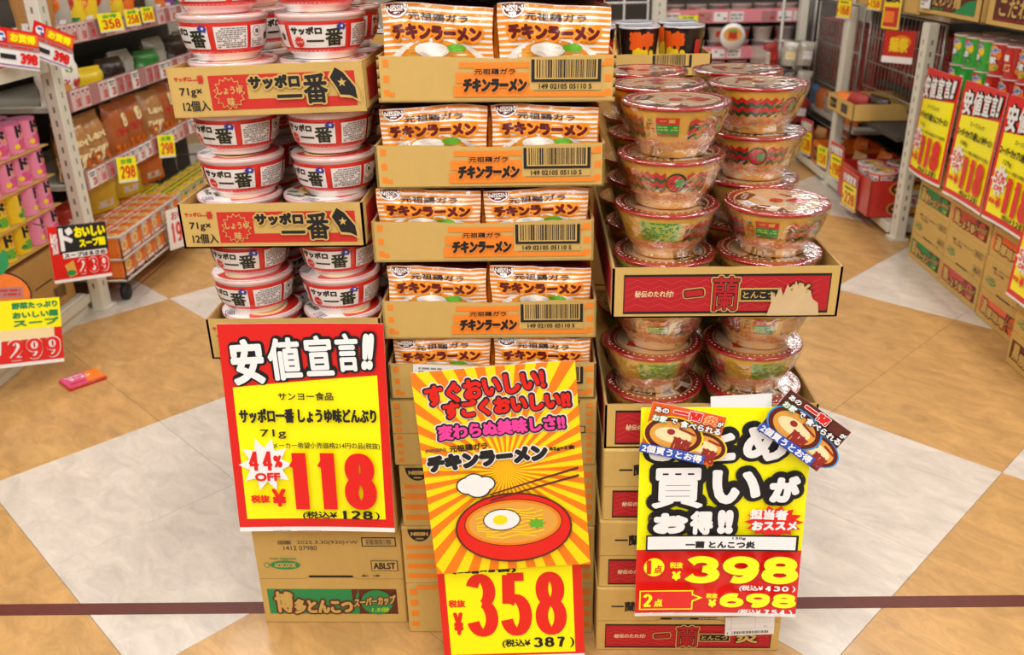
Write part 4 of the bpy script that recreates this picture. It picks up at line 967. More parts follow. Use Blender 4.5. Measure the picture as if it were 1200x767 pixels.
# orange-shaped card
t = thing('fruit_card', 'round orange fruit-shaped card with a green leaf at the left edge', 'card'); b = MB()
for e, m, yy_ in ((.0, 'ink', 0), (-.005, 'bag_orange', -.0012)):
    ring = [((.088+e)*cos(2*pi*k/32), (.080+e)*sin(2*pi*k/32)) for k in range(32)]; V = [(x, yy_, z) for x, z in ring] + [(x, .002, z) for x, z in ring]
    b.add(V, [tuple(range(32)), tuple(range(63, 31, -1))] + [(k, 32+k, 32+(k+1) % 32, (k+1) % 32) for k in range(32)], m)
P = Pr(.0003); P.rect(-.078, -.005, .062, .03, 'tag_pink'); P.lines(-.07, .0, .055, .026, 2, 'bag_red', 5, .8); P.text('野菜', -.02, -.052, .05, -.012, 'bag_yellow', b=.003); b.pr(P, lambda x, y, z: (x, -.0014-z, y)); b.build('card', t)
b = MB(); lf = [(-.008, .068), (.012, .075), (.026, .10), (.028, .14), (.012, .155), (.0, .13), (-.008, .10)]; V = [(x, -.003, z) for x, z in lf] + [(x, .0, z) for x, z in lf]; b.add(V, [tuple(range(7)), tuple(range(13, 6, -1))] + [(k, 7+k, 7+(k+1) % 7, (k+1) % 7) for k in range(7)], 'green'); b.build('leaf', t)
place_card(t, (-1.735, 2.60, .335), radians(10), radians(8), radians(34))

# ------------------------------------------------------------ left shelving, far bay
A_ = shelf('top shelf of the far left bay with pink price rail and yellow tags', -2.30, -1.79, 3.37, 5.7, 1.025, 1, .075, 1, 3, G1)
B_ = shelf('middle shelf of the far left bay, under the dark gap', -2.30, -1.79, 3.37, 5.7, .785, 1, .08, 1, 5, G1)
C_ = shelf('lowest shelf of the far left bay, carrying the bread bags', -2.30, -1.79, 3.37, 5.7, .480, 1, .075, 1, 8, G1)
upright(-1.80, 5.75, 1.62, 'off-white perforated post at the far end of the left fixture', side=1)
def ytag(W, H, num, m2='yellow'):
    P = Pr(.0004); P.rect(0, 0, W, H, 'white'); P.rect(0, H*.08, W, H, m2); P.text('お得', W*.2, H*.72, W*.8, H*.94, 'leaf' if m2 == 'yellow' else 'bag_red', b=.0014); digits(P, num, W*.12, H*.16, W*.9, H*.66, W*.085, H*.08, 'price_red'); return P
G4 = 'yellow price tags on the left fixture'
for (y, z, W, H, num, rl, lab) in ((3.60, .452, .125, .105, '298', 9, 'yellow price tag reading 298, nearer one on the lowest left shelf'), (4.04, .458, .125, .105, '298', 9, 'yellow price tag reading 298, farther one on the lowest left shelf'),
        (3.70, 1.045, .15, .072, '358', 0, 'wide yellow price tag on the top left shelf, nearest'), (3.95, 1.048, .10, .068, '258', 0, 'yellow price tag on the top left shelf, second'), (4.12, 1.05, .09, .066, '268', 0, 'yellow price tag on the top left shelf, farthest')):
    small_card(lab, W, H, ytag(W, H, num), (-1.765, y, z), rl, 3, 78, group=G4)
# standing packs on the top shelf
cols_ = ['bag_tan', 'bag_clear', 'bag_yellow', 'bag_yellow', 'bag_clear', 'bag_yellow', 'bag_orange', 'bag_dark', 'bag_clear', 'bag_orange', 'purple', 'bag_dark', 'bag_red', 'bag_red', 'bag_yellow', 'bag_green']
for q, c in enumerate(cols_):
    P = Pr(.0004); P.rect(-.05, .02, .05, .06, 'green' if q % 3 == 2 else 'white'); P.disc(.01, .12, .03, 'bag_orange' if q % 2 else 'bag_red', .035); P.text('うどん', -.04, .16, .04, .19, 'ink', b=.002)
    o = bag('noodle_bag', f'{c.replace("bag_", "").replace("clear", "pale grey")} noodle bag on the top far left shelf, number {("one", "two", "three", "four", "five", "six", "seven", "eight", "nine", "ten", "eleven", "twelve", "thirteen", "fourteen", "fifteen", "sixteen")[q]} from the post', 'noodle bag', .14, .24, .055, c, P, 'bags on the top far left shelf', q)
    o.location = (-1.875, 3.43+.118*q, 1.049); o.rotation_euler = (0, 0, radians(22))
# middle shelf: printed bag, yellow bag, clear bags farther on
P = Pr(.0004)
for x, y, r_, c in ((-.05, .11, .022, 'bag_yellow'), (.03, .125, .018, 'leaf'), (.06, .07, .022, 'bag_red'), (-.06, .04, .02, 'sky'), (.0, .05, .03, 'noodle'), (-.01, .15, .012, 'green')): P.disc(x, y, r_, c, r_*.8)
P.text('ラーメン', -.07, .07, .02, .09, 'bag_red', b=.002)
o = bag('snack_bag', 'white bag with coloured dots on the middle left shelf beside the post', 'snack bag', .19, .18, .08, 'pack_white', P, seed=4); o.location = (-1.865, 3.475, .808); o.rotation_euler = (0, 0, radians(66))
o = bag('snack_bag', 'crumpled yellow bag lying right of the dotted white bag', 'snack bag', .17, .10, .09, 'bag_yellow', None, seed=9); o.location = (-1.87, 3.70, .809); o.rotation_euler = (0, 0, radians(70))
for q, (c, h) in enumerate((('bag_dark', .10), ('bag_clear', .11), ('bag_green', .09), ('bag_clear', .13), ('bag_dark', .12), ('bag_clear', .13))):
    o = bag('snack_bag', f'{("first dark", "first pale", "green", "second pale", "second dark", "third pale")[q]} bag at the far end of the middle left shelf', 'snack bag', .17, h, .10, c, None, 'bags at the far end of the middle left shelf', 20+q); o.location = (-1.93-.04*(q % 2), 4.05+.20*q, .808); o.rotation_euler = (0, 0, radians(78+6*(q % 2)))
# bread bags
P = Pr(.0005); P.rect(-.085, .0, .085, .095, 'cream'); 
for x in (-.04, .04): P.disc(x, .052, .031, 'bun', .028); P.disc(x, .052, .024, 'bag_orange', .020)
P.text('しあわせ', -.06, .125, .05, .155, 'cream', b=.003); P.rect(-.08, .10, .06, .116, 'bag_tan')
bb = bag('bread_bag', '', 'bread bag', .165, .225, .10, 'bag_tan', P, 'bread bags on the lowest left shelf', 3); bk2 = Kind(bb)
P = Pr(.0005); P.rect(-.06, .02, .07, .06, 'bag_orange'); P.text('ポテト', -.05, .09, .05, .13, 'bag_red', b=.003); P.disc(.02, .16, .03, 'cream')
ob_ = bag('bread_bag', '', 'bread bag', .165, .23, .10, 'bun', P, 'bread bags on the lowest left shelf', 5); ok = Kind(ob_)
for q in range(7):
    (bk2 if q not in (2, 3, 5) else ok).put((-1.875-.01*(q % 2), 3.475+.192*q, .508), (0, radians((2, -3, 3, -2, 3, -2, 2)[q]), radians(76+(q % 3)*5)), f'{"tan" if q not in (2, 3, 5) else "rust-brown"} bread bag on the lowest left shelf, {("first", "second", "third", "fourth", "fifth", "sixth", "seventh")[q]} from the post')
# wire cart under the far bay
t = thing('wire_cart', 'low white wire cart on black casters full of orange and yellow packs', 'cart', (-1.70, 3.37, 0))
L_, Wd = 1.55, .5
b = MB()
for z in (.10, .19, .285):
    for a, c in (((0, 0), (0, L_)), ((0, L_), (-Wd, L_)), ((-Wd, L_), (-Wd, 0)), ((-Wd, 0), (0, 0))): b.rod((a[0], a[1], z), (c[0], c[1], z), .0055, 'steel', 5)
b.build('rim_wires', t); b = MB()
k = 0
while k*.11 <= L_+.001: b.rod((0, k*.11, .10), (0, k*.11, .285), .0032, 'steel', 4); b.rod((-Wd, k*.11, .10), (-Wd, k*.11, .285), .0032, 'steel', 4); k += 1
for k in range(5): b.rod((-k*.12, 0, .10), (-k*.12, 0, .285), .0032, 'steel', 4); b.rod((-k*.12, L_, .10), (-k*.12, L_, .285), .0032, 'steel', 4)
for k in range(12): b.rod((0, .07+k*.13, .10), (-Wd, .07+k*.13, .10), .0032, 'steel', 4)
b.build('mesh_wires', t)
for x in (-.04, -Wd+.04):
    for y in (.05, L_-.05):
        b = MB(); b.rod((x-.011, y, .034), (x+.011, y, .034), .034, 'rubber', 14); c = b.build('caster', t); MB().box(x-.016, x+.016, y-.012, y+.012, .066, .1, 'rubber').build('fork', c)
def pkt(m, c2):
    t = thing('noodle_packet', '', 'noodle packet'); b = MB().cbox(-.05, .05, -.045, .045, 0, .084, m, .008)
    P = Pr(.0003); P.disc(0, .045, .026, 'cream', .022); P.disc(0, .045, .018, 'noodle', .014); P.rect(-.045, .004, .045, .016, c2); P.rect(-.03, .068, .03, .079, c2); b.pr(P, lambda x, y, z: (x, -.0452-z, y)); b.pr(P, lambda x, y, z: (x, y-.045, .0842+z)); b.build('packet', t); return t
pk1, pk2 = Kind(pkt('bag_orange', 'white')), Kind(pkt('bag_yellow', 'bag_green'))
nm_ = ('first', 'second', 'third', 'fourth', 'fifth', 'sixth', 'seventh', 'eighth', 'ninth', 'tenth', 'eleventh', 'twelfth', 'thirteenth', 'fourteenth')
for z, ln in ((.105, 'lower'), (.190, 'upper')):
    for q in range(14):
        for row in range(3 if q < 9 else 2):
            kd, cn = (pk1, 'orange') if q < 7 else (pk2, 'yellow')
            kd.put((-1.76-row*.097, 3.435+.104*q, z), (0, 0, radians(90)), f'{cn} noodle packet in the wire cart, {ln} layer, {nm_[q]} from its near end, {("aisle row", "middle row", "back row")[row]}', 'noodle packets in the wire cart')
for q in range(4):
    P = Pr(.0004); P.rect(-.05, .02, .04, .05, 'white')
    o = bag('snack_bag', ('dark red bag lying on the packets by the post', 'large yellow bag standing at the back of the cart', 'yellow bag with green print at the back of the cart', 'small yellow bag farthest back in the cart')[q], 'snack bag', .20, (.11, .16, .14, .13)[q], .09, ('bag_red', 'bag_yellow', 'bag_yellow', 'bag_orange')[q], P, seed=40+q); o.location = (-1.98, 3.55+.27*q, .277); o.rotation_euler = (0, 0, radians(70))
small_card('white card with red 198 hanging on the wire cart', .15, .185, ytag(.15, .185, '198', 'white'), (-1.688, 3.80, .085), 4, 0, 72)
n_ = MB()
for k in range(16): n_.rod((-2.28, 3.7+k*.09, .30), (-2.28, 3.7+k*.09, .47), .004, 'net_green', 4)
for k in range(5): n_.rod((-2.28, 3.7, .30+k*.042), (-2.28, 5.05, .30+k*.042), .004, 'net_green', 4)
tag(n_.build('wire_net'), 'green wire net at the back below the bread shelf', 'net')

# ============================================================ RIGHT FIXTURE
def right_case(bg, s1, s2): return Kind(carton('noodle_carton', '', 'closed cartons along the right fixture', .335, .40, .245, art_case_top(.335, .245), art_case_low(.335, .245, bg, s1, s2)))
RZ = radians(-90)
nmz = ('on the floor', 'second from floor', 'third from floor')
for (y, bg, s1, s2, dx, lab) in ((3.715, 'green', '豚', '骨ラーメン', 0, 'green-printed'), (3.372, 'cup_red', '鶏', 'しょうゆ', -.004, 'red-printed'), (3.015, 'flame', '濃', '厚味噌', -.010, 'orange-printed')):
    kd = right_case(bg, s1, s2)
    for j in range(3): kd.put((1.695+dx+(.004 if j == 1 else 0), y, j*.2455), (0, 0, RZ), f'{lab} brown carton of the right row, {nmz[j]}')
kd = right_case('trim_brown', '黒', '豚骨')
for j in range(2): kd.put((1.60, 2.60, j*.2455), (0, 0, RZ), f'nearest brown carton at the right photo edge, {nmz[j]}')
t = open_tray(1.04, .40, .034).build('cardboard_tray', None, (1.700, 3.387, .737), RZ); tag(t, 'long shallow cardboard tray under the green and red noodle cups', 'tray')
def cup_art(m2, yel):
    P = Pr(.00008)
    for o in (-.08, .0, .08):
        if o == 0: P.rect(o-.032, .02, o+.030, .10, m2); P.rect(o-.018, .06, o+.016, .082, 'white'); P.lines(o-.028, .024, o+.026, .05, 4, 'lime' if m2 == 'cup_green' else 'cream', 3, .5); continue
        P.disc(o, .088, .024, 'bag_red' if m2 == 'cup_green' else 'noodle', .018); P.disc(o+.018, .072, .020, yel, .02); P.text('スーパー', o-.026, .074, o+.03, .096, 'blue', b=.0018, rot=8, edge=[('white', .0022)])
        P.disc(o, .028, .033, 'noodle' if m2 == 'cup_red' else 'panel_green', .016); P.text('しお' if m2 == 'cup_green' else '豚', o-.030, .038, o+.022, .064, 'white', b=.002, edge=[('ink', .002)]); P.star(o+.022, .025, .009, 'leaf', 6, .6)
    return P
gcup = Kind(simple_cup('noodle_cup', .044, .0525, .114, 'cup_green', 'lid_pink', cup_art('cup_green', 'bag_yellow'))); rcup = Kind(simple_cup('noodle_cup', .044, .0525, .114, 'cup_red', 'lid_pink', cup_art('cup_red', 'bag_orange')))
for ly in range(2):
    for q in range(9):
        y = 3.825-.1095*q
        kd, cn = (gcup, 'green') if q < 3 else (rcup, 'red')
        for row in range(2):
            kd.put((1.765+row*.11, y, .742+ly*.1155), (0, 0, radians(((-8, -90, -172, -90, -10, -175, -92, -5, -168), (-2, -175, -12, -170, -90, -8, -172, -90, -5))[ly][q])), f'{cn} noodle cup, {("lower", "upper")[ly]} layer, {nm_[q]} from the right post, {("front", "rear")[row]} row', 'green and red cups on the right fixture')
for k, (y, nmz_, wt, lab) in enumerate(((3.785, 'とんこつラーメン', '111g', 'farthest of the row beside the post'), (3.378, 'しょうゆラーメン', '108g', 'second from the post'), (3.035, 'みそラーメン', '129g', 'third, cut by the photo edge'))):
    P = pop_price(None, .33, .445, 'エースコック', 'スーパーカップ1.5倍 '+nmz_, wt, '50', 'メーカー希望小売価格236円の品(税抜)')
    c = card('price_card', 'red and yellow 118 price card on the right, ' + lab, 'price card', .33, .445, P, (1.648, y+.165, .385), 0, radians(2), RZ, -.006 if k else .014, group='118 price cards on the right fixture')
P = pop_price(None, .30, .42, 'エースコック', 'スーパーカップ1.5倍 豚骨', '108g', '50', 'メーカー希望小売価格236円の品(税抜)')
card('price_card', 'lower red and yellow price card with only its left edge in the photo, right side', 'price card', .30, .42, P, (1.57, 2.80, .235), 0, radians(2), RZ)
upright(1.735, 4.125, .992, 'off-white perforated post beside the far 118 card, right fixture', side=-1)
upright(1.735, 5.185, .992, 'second off-white post of the right fixture, behind the brown tray', side=-1, slots=False)
upright(1.735, 6.12, .992, 'third off-white post of the right fixture, farthest along', side=-1, slots=False)
struct(MB().box(2.36, 2.39, 2.2, 6.6, 0, 1.6, 'dark_panel').build('trim_4'))
shelf('off-white top shelf of the right fixture under the upper cartons', 1.84, 2.32, 2.4, 4.09, 1.005, -1, .022)
shelf('off-white top shelf of the second right bay', 1.84, 2.32, 4.16, 5.15, .985, -1, .022)
shelf('off-white top shelf of the third right bay', 1.84, 2.32, 5.22, 6.1, .985, -1, .022)
t = thing('base_deck', 'off-white base deck of the second right bay under the red carton', 'shelf'); MB().cbox(1.70, 2.32, 4.165, 5.145, .02, .062, 'shelf_white').build('deck', t)
t = thing('base_deck', 'off-white base deck of the third right bay', 'shelf'); MB().cbox(1.70, 2.32, 5.225, 6.08, .02, .062, 'shelf_white').build('deck', t)
# printed cartons on the top shelf
def top_case(c, W): 
    P = Pr(.0004); P.rect(-W*.42, .02, W*.42, .12, 'trim_brown'); P.text('こだわり麺', -W*.36, .035, W*.2, .105, 'kraft', b=.002, edge=[('ink', .002)]); P.poly([(W*.1, .02), (W*.42, .02), (W*.42, .08), (W*.3, .07)], c); P.lines(-W*.40, .022, -W*.05, .034, 1, c)
    return P
for y, W, c, lab in ((3.95, .60, 'green', 'large brown noodle carton with green print on top of the right fixture'), (3.27, .66, 'carton_red', 'large brown noodle carton with red print on top of the right fixture'), (2.68, .46, 'green', 'brown noodle carton nearest on top of the right fixture')):
    b = open_tray(W, .42, .15); b.pr(top_case(c, W), FRONT); o = b.build('cardboard_tray', None, (1.715, y, 1.028), RZ); tag(o, lab, 'tray', 'printed trays on the right top shelf')
P = Pr(.0004); P.lines(.008, .01, .08, .07, 4, 'grey_print', 4, .4); P.bars(.02, .085, .08, .1, 'ink_soft')
small_card('white paper slip on the printed carton above the right post', .10, .115, P, (1.705, 4.205, 1.05), 0, 0, -90, 'label', 'shelf_slip')
b = open_tray(.36, .40, .10); o = b.build('cardboard_tray', None, (1.745, 4.47, 1.009), RZ); tag(o, 'plain brown tray with red and yellow card over the second right bay', 'tray')
b = open_tray(.48, .40, .10); o = b.build('cardboard_tray', None, (1.745, 4.93, 1.009), RZ); tag(o, 'plain brown tray over the second right bay beside the 168 card', 'tray')
def mini(num, W=.14, H=.16, top='red'):
    P = Pr(.0005); P.rect(0, 0, W, H, 'red'); P.rect(W*.06, H*.05, W*.94, H*.66, 'yellow'); P.text('安値宣言', W*.07, H*.70, W*.93, H*.94, 'white', b=.0022, edge=[('ink', .002)]); digits(P, num, W*.22, H*.12, W*.88, H*.46, W*.07, H*.06, 'price_red'); P.text('¥', W*.09, H*.2, W*.18, H*.34, 'price_red', b=.001); P.lines(W*.15, H*.52, W*.8, H*.6, 1, 'ink_soft'); P.rect(0, 0, W, H*.04, 'white')
    return P
G5 = 'small price cards of the far right bays'
small_card('price card reading 168 hanging over the second right post', .15, .15, mini('168', .15, .15), (1.680, 5.27, .93), 0, 0, -78, group=G5)
small_card('price card with red top cut by the photo edge over the second bay', .14, .10, mini('158', .14, .10), (1.70, 4.86, 1.0), 0, 0, -80, group=G5)
P = Pr(.0005); P.rect(0, 0, .12, .20, 'bag_yellow'); P.rect(.01, .01, .11, .10, 'bag_red'); P.lines(.012, .012, .108, .098, 1, 'bag_orange', 4, .5); P.text('激安', .01, .12, .11, .18, 'ink', b=.003); small_card('yellow and red card hanging beside the mesh panel', .12, .20, P, (1.69, 4.60, .93), 0, 0, -70, 'card', 'pop_card')
P = Pr(.0005); P.rect(0, 0, .16, .15, 'bag_red'); P.disc(.09, .10, .05, 'bag_orange', .03); P.text('麺祭', .03, .05, .13, .12, 'bag_yellow', b=.003); P.rect(0, 0, .16, .03, 'white'); small_card('red card with orange print in front of the mesh panel', .16, .15, P, (1.70, 4.56, .775), 0, 0, -50, 'card', 'pop_card')
def mesh_panel(label, x, y0, y1, z0, z1):
    t = thing('mesh_panel', label, 'wire panel', group='wire mesh panels of the right fixture')
    b = MB(); n = int((y1-y0)/.05)
    for k in range(n+1): b.rod((x, y0+(y1-y0)*k/n, z0), (x, y0+(y1-y0)*k/n, z1), .0022, 'steel', 4)
    o = b.build('upright_wires', t); b = MB()
    for k in range(4): b.rod((x-.004, y0, z0+(z1-z0)*k/3), (x-.004, y1, z0+(z1-z0)*k/3), .0032, 'steel', 4)
    b.build('cross_wires', t)
    for y in (y0, y1): b = MB(); b.rod((x, y, z0), (x, y, z1), .007, 'steel', 6); b.build('edge_rod', t)
mesh_panel('wire mesh panel between the first and second right posts', 1.83, 4.18, 5.13, .585, .975)
mesh_panel('wire mesh panel between the second and third right posts', 1.83, 5.24, 6.07, .25, .975)
mesh_panel('wire mesh panel past the third right post', 1.83, 6.17, 6.55, .12, .975)
# dark red boxes stacked behind the mesh
def redbox():
    P = Pr(.0005); 
    for k in range(3): P.rect(-.07, .015+.026*k, .07, .03+.026*k, 'trim_brown')
    P.lines(-.065, .02, .065, .08, 3, 'grey_print', 3, .35)
    b = MB().cbox(-.08, .08, 0, .16, 0, .092, 'carton_red', .003); b.pr(P, FRONT); o = b.build('noodle_box'); tag(o, '', 'noodle box'); return o
xb = Kind(redbox())
for bay, (ya, n, nb) in enumerate(((4.27, 5, 'second'), (5.40, 6, 'third'))):
    for k in range(n):
        for l in range(4):
            if bay == 0 and l == 0: continue
            xb.put((1.95, ya+.19*k, .514+l*.096 if bay == 0 else .46+l*.096), (0, 0, RZ), f'dark red box in {nb} right bay, stack {("one", "two", "three", "four", "five", "six")[k]} from post, layer {("one", "two", "three", "four")[l]}', 'dark red boxes behind the mesh')
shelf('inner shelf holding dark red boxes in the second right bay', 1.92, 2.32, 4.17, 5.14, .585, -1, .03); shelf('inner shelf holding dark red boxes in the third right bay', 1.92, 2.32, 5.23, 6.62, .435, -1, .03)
# second bay: red carton with 228 card, wrapped bowls, brown tray
P = Pr(.0004)
for k in range(2): P.disc(.03, .045+.1*k, .10, 'gold', .045); P.disc(.03, .045+.1*k, .094, 'trim_brown', .040); P.text('一番麺', -.045, .02+.1*k, .10, .068+.1*k, 'gold', b=.003, edge=[('bag_red', .002)])
t = thing('red_carton', 'red open carton of wrapped bowls beside the right post, 228 card on it', 'carton', (1.79, 4.27, .063)); b = MB()
b.box(-.16, .16, 0, .003, 0, .185, 'bag_red'); b.box(-.16, .16, .467, .47, 0, .185, 'bag_red'); b.box(-.16, -.157, 0, .47, 0, .185, 'bag_red'); b.box(.157, .16, 0, .47, 0, .185, 'bag_red'); b.box(-.16, .16, 0, .47, 0, .003, 'bag_red'); b.pr(P, FRONT); b.build('carton', t)
small_card('price card reading 228 on the side of the red carton', .19, .19, mini('228', .19, .19), (1.61, 4.60, .045), 0, -3, -86, group=G5)
P = Pr(.0004); P.rect(.004, .05, .10, .056, 'ink_soft'); P.lines(.01, .008, .09, .045, 3, 'grey_print', 3, .5); P.text('228', .03, .02, .05, .04, 'price_red', b=.0006)
small_card('white shelf slip on the front of the red carton', .11, .085, P, (1.80, 4.262, .12), 0, 0, 0, 'label', 'shelf_slip', )
for k in range(2):
    for q in range(2):
        for l in range(3):
            wb.put((1.712+.152*k, 4.35+.155*q, .0675+.0725*l), (0, 0, radians(-80+30*k)), f'wrapped red and white bowl in the red carton, {("aisle", "wall")[k]} side {("near", "far")[q]}, layer {("one", "two", "three")[l]} up', 'bowls in the red carton')
b = open_tray(.42, .48, .085); P = Pr(.0004); P.rect(-.17, .02, -.06, .07, 'ink'); P.text('カレー', -.16, .03, -.07, .06, 'kraft', b=.001); P.rect(.02, .02, .12, .065, 'ink_soft'); b.pr(P, FRONT)
P = Pr(.0004); P.disc(.36, .045, .09, 'ink', .03); P.text('カレー', .29, .025, .43, .068, 'kraft', b=.003); b.pr(P, lambda x, y, z: (.21+z, x, y))
o = b.build('cardboard_tray', None, (1.595, 4.765, .483), RZ); tag(o, 'big shallow brown tray over the red carton in the second right bay', 'tray')
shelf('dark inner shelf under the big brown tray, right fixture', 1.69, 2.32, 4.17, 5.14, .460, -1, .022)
for q, (y, c, h) in enumerate(((4.67, 'carton_red', .12), (4.67, 'bag_dark', .10), (4.86, 'bag_orange', .09), (4.86, 'bag_clear', .08))):
    o = bag('snack_bag', f'{("dark red", "dark brown", "orange", "pale")[q]} bag in the big brown tray of the second right bay', 'snack bag', .17, h, .09, c, None, 'bags in the brown tray', 60+q); o.location = (1.66+.10*(q % 2), y+.0, .487); o.rotation_euler = (0, 0, radians(-80))
for q in range(3):
    o = bag('snack_bag', f'dark wrapped pack on the red carton bowls, {("near", "middle", "far")[q]} one', 'snack bag', .14, .10, .08, 'bag_dark', None, 'dark packs under the brown tray', 70+q); o.location = (2.0, 4.30+.16*q, .064); o.rotation_euler = (0, 0, radians(-80))
# third bay and beyond: cartons, bags, cards
for q, (y, c, num) in enumerate(((4.98, 'bag_red', '198'), (5.37, 'bag_orange', '158'), (5.71, 'carton_red', '198'))):
    b = MB(); W = .30
    P = Pr(.0004); P.rect(-.12, .02, .12, .10, 'trim_brown'); P.text('ラーメン', -.10, .035, .08, .085, 'noodle', b=.002)
    b = open_tray(.29, .34, .13); b.mats = [c if m == 'kraft' else m for m in b.mats]; b.pr(P, FRONT); o = b.build('cardboard_tray', None, (1.71, y, .064), RZ); tag(o, f'{("red", "orange", "dark red")[q]} tray on the deck behind the {num} card, {("nearest", "middle", "farthest")[q]} of three', 'tray', 'coloured trays of the third right bay')
    for k in range(2):
        g_ = bag('snack_bag', f'{("tan", "orange")[k]} bag standing in the {("red", "orange", "dark red")[q]} tray of the right fixture', 'snack bag', .13, .17, .07, ('bag_tan', 'bag_orange')[k], None, 'bags in the coloured trays', 80+q*2+k); g_.location = (1.80+.14*k, y-.05, .068); g_.rotation_euler = (0, 0, radians(-80))
small_card('price card reading 198 left of the red carton', .17, .20, mini('198', .17, .20), (1.655, 4.98, .10), 0, -3, -84, group=G5)
small_card('yellow price card reading 158 farther along the right deck', .12, .12, ytag(.12, .12, '158'), (1.68, 5.30, .09), 0, -3, -80, group=G5)
small_card('price card reading 138 by the third right post', .16, .22, mini('138', .16, .22), (1.68, 5.68, .085), 0, -3, -80, group=G5)
for q, (y, c) in enumerate(((5.42, 'bag_orange'), (5.62, 'bag_yellow'), (5.82, 'bag_clear'), (6.02, 'bag_orange'), (6.26, 'sky'))):
    o = bag('snack_bag', f'{("orange", "yellow", "pale", "second orange", "blue")[q]} bag on the low shelf behind the third bay mesh', 'snack bag', .15, .12, .08, c, None, 'bags behind the third bay mesh', 90+q); o.location = (1.90, y, .302); o.rotation_euler = (0, 0, radians(-80))
shelf('low shelf behind the mesh of the third right bay', 1.86, 2.32, 5.23, 6.62, .278, -1, .022)

# ============================================================ BACK FIXTURE ACROSS THE AISLE
struct(MB().box(-.2, 2.3, 6.72, 6.75, 0, 1.7, 'dark_panel').build('trim_5'))
def back_shelf(z, label, lip, x0=.84, x1=1.78):
    t = thing('store_shelf', label, 'shelf', group='shelves of the back fixture'); MB().cbox(x0, x1, 6.2, 6.7, z, z+.02, 'shelf_white').build('board', t); MB().box(x0, x1, 6.19, 6.2, z-.01, z+lip, 'rail_pink').build('price_rail', t)
    k = 0; x = x0+.06
    while x < x1-.04:
        P = Pr(.0005); m = ('white', 'rail_pink', 'tag_pink', 'white')[k % 4]; b = MB().box(-.045, .045, -.002, 0, 0, lip*.8, m); P.lines(-.04, lip*.1, .04, lip*.7, 2, 'grey_print' if k % 4 in (0, 3) else 'bag_red', k, .45); b.pr(P, lambda x, y, z: (x, -.0022-z, y)); b.build('price_tag', t, (x, 6.189, z-.002)); x += .105; k += 1
for z, l, lp in ((.845, 'upper shelf of the back fixture with pink price rail', .075), (.615, 'middle shelf of the back fixture with pink price rail', .07), (.40, 'lower shelf of the back fixture with pink price rail', .07), (.10, 'bottom shelf of the back fixture', .07)): back_shelf(z, l, lp)
for z, l in ((.75, 'shelf with pink rail behind the wire rack, left of the back post'), (.45, 'low shelf behind the wire rack, left of the back post')): back_shelf(z, l, .06, .05, .73)
up = upright(.80, 6.14, 1.5, 'white post of the back fixture beside the wire rack', .09, .06, side=-1)
P = Pr(.0005); 
for o in (-.09, .0, .09): P.rect(o-.03, .02, o+.03, .06, 'bag_red' if o else 'cream')
def fc(m, P): return Kind(simple_cup('noodle_cup', .052, .068, .082, m, 'lid_pink', P))
f1, f2 = fc('bag_clear', P), fc('grey_print', P)
for z, l in ((.866, 'upper'), (.636, 'middle'), (.421, 'lower'), (.121, 'bottom')):
    for q in range(6):
        for ly in range(2 if z < .8 else 1):
            (f1 if (q+ly) % 2 else f2).put((.92+.15*q, 6.29, z+.083*ly), (0, 0, radians(40*q)), f'grey noodle bowl on the {l} back shelf, {nm_[q]} from the white post, {("lower", "upper")[ly]} one', 'bowls on the back fixture')
for z in (.771, .471):
    for q in range(5): f1.put((.12+.14*q, 6.3, z), (0, 0, radians(50*q)), f'pale noodle bowl behind the wire rack, {nm_[q]} from left, {"upper" if z > .6 else "lower"} shelf', 'bowls on the back fixture')
t = thing('bowl_sign', 'round white bowl-shaped sign hanging on the middle back shelf', 'sign', (1.29, 6.13, .755), 0); b = MB().lathe([(0, -.008), (.07, -.008), (.082, 0), (.082, .004), (0, .006)], 'white', 32, False, False); P = Pr(.0005); P.disc(0, .012, .062, 'noodle', .045); P.disc(0, .03, .03, 'leaf', .014); P.text('麺', -.03, -.02, .03, .03, 'bag_red', b=.003)
b.pr(P, lambda x, y, z: (x, y, .006+z)); c = b.build('disc', t); b = MB(); b.rod((0, -.02, -.004), (0, -.088, -.062), .004, 'steel', 5); b.build('hanger', t); t.rotation_euler = (radians(90), 0, 0)
small_card('yellow price tag on the upper back shelf beside the post', .13, .085, ytag(.13, .085, '158'), (.935, 6.18, .80), 0, 0, 0)
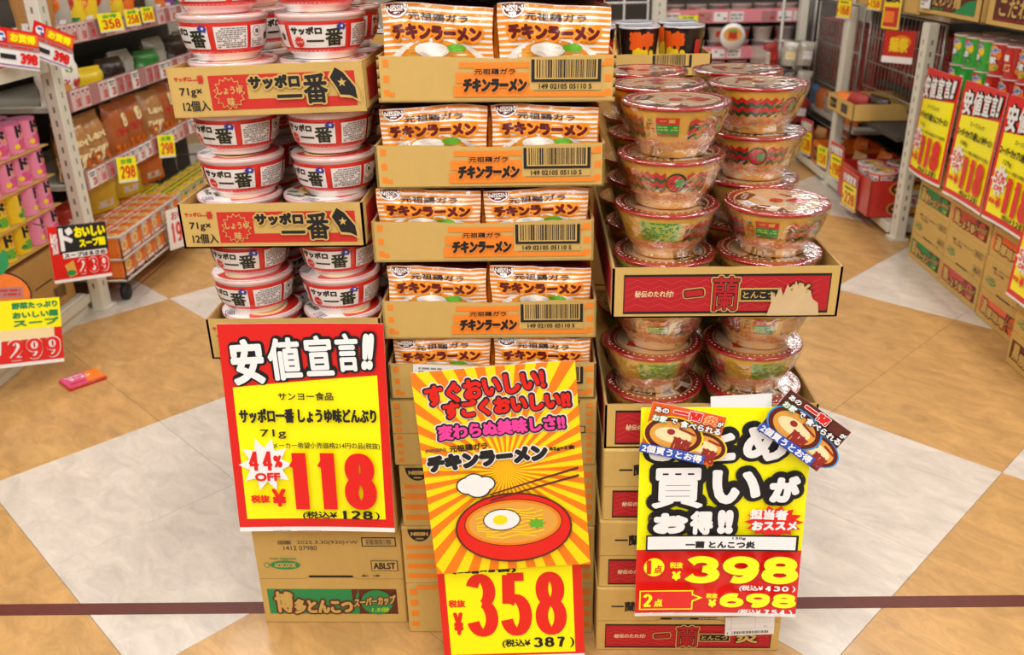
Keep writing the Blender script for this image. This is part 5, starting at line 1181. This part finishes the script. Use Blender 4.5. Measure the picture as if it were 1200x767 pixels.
t = thing('wire_rack', 'white wire grid rack above the black cups, in front of the back shelves', 'wire rack'); b = MB()
for k in range(5): b.rod((.10+.15*k, 5.9, .60), (.10+.15*k, 5.9, 1.25), .006, 'white', 5)
b.build('upright_wires', t); b = MB()
for k in range(6): b.rod((.10, 5.895, .60+.13*k), (.70, 5.895, .60+.13*k), .006, 'white', 5)
b.build('cross_wires', t); MB().cbox(.06, .74, 5.85, 5.95, 0, .60, 'shelf_white').build('foot_panel', t)
# side panel with clip strips of bags
t = thing('side_panel', 'pale upright panel beside the hanging bags at the back', 'panel', (1.425, 5.86, 0)); MB().cbox(-.012, .012, -.18, .22, 0, .70, 'bag_clear').build('panel', t); MB().box(-.03, .03, -.19, .23, 0, .02, 'shelf_white').build('foot', t)
t = thing('display_stand', 'slim steel stand carrying hanging bags at the back of the aisle', 'stand', (1.58, 6.02, 0)); b = MB(); b.rod((0, 0, 0), (0, 0, 1.1), .010, 'steel'); b.build('pole', t); MB().cbox(-.11, .11, -.05, .05, 0, .02, 'steel').build('base', t); b = MB()
for z in (.20, .37, .55, .73): b.rod((-.11, -.012, z), (.15, -.012, z), .005, 'steel', 5)
b.build('cross_bars', t)
k = 0
for z in (.055, .225, .405, .585):
    for q in range(3):
        c = ('bag_tan', 'bag_dark', 'bag_dark', 'bag_dark', 'bag_clear', 'carton_red', 'bag_clear', 'bag_dark', 'bag_clear', 'carton_red', 'bag_clear', 'bag_clear')[k]; P = Pr(.0005); P.rect(-.03, .04, .035, .09, ('bag_red', 'cream', 'white')[k % 3])
        o = bag('snack_bag', f'{c.replace("bag_", "").replace("clear", "silvery").replace("carton_", "dull ")} bag hanging on the back stand, {("left", "middle", "right")[q]}, {("lowest", "second", "third", "top")[(.055, .225, .405, .585).index(z)]} row', 'snack bag', .098, .145, .05, c, P, 'bags hanging on the back stand', 100+k); o.location = (1.523+.102*q, 5.96, z); o.rotation_euler = (radians(0), radians((-10, 6, 8)[q]), radians((12, -10, 5)[q])); k += 1
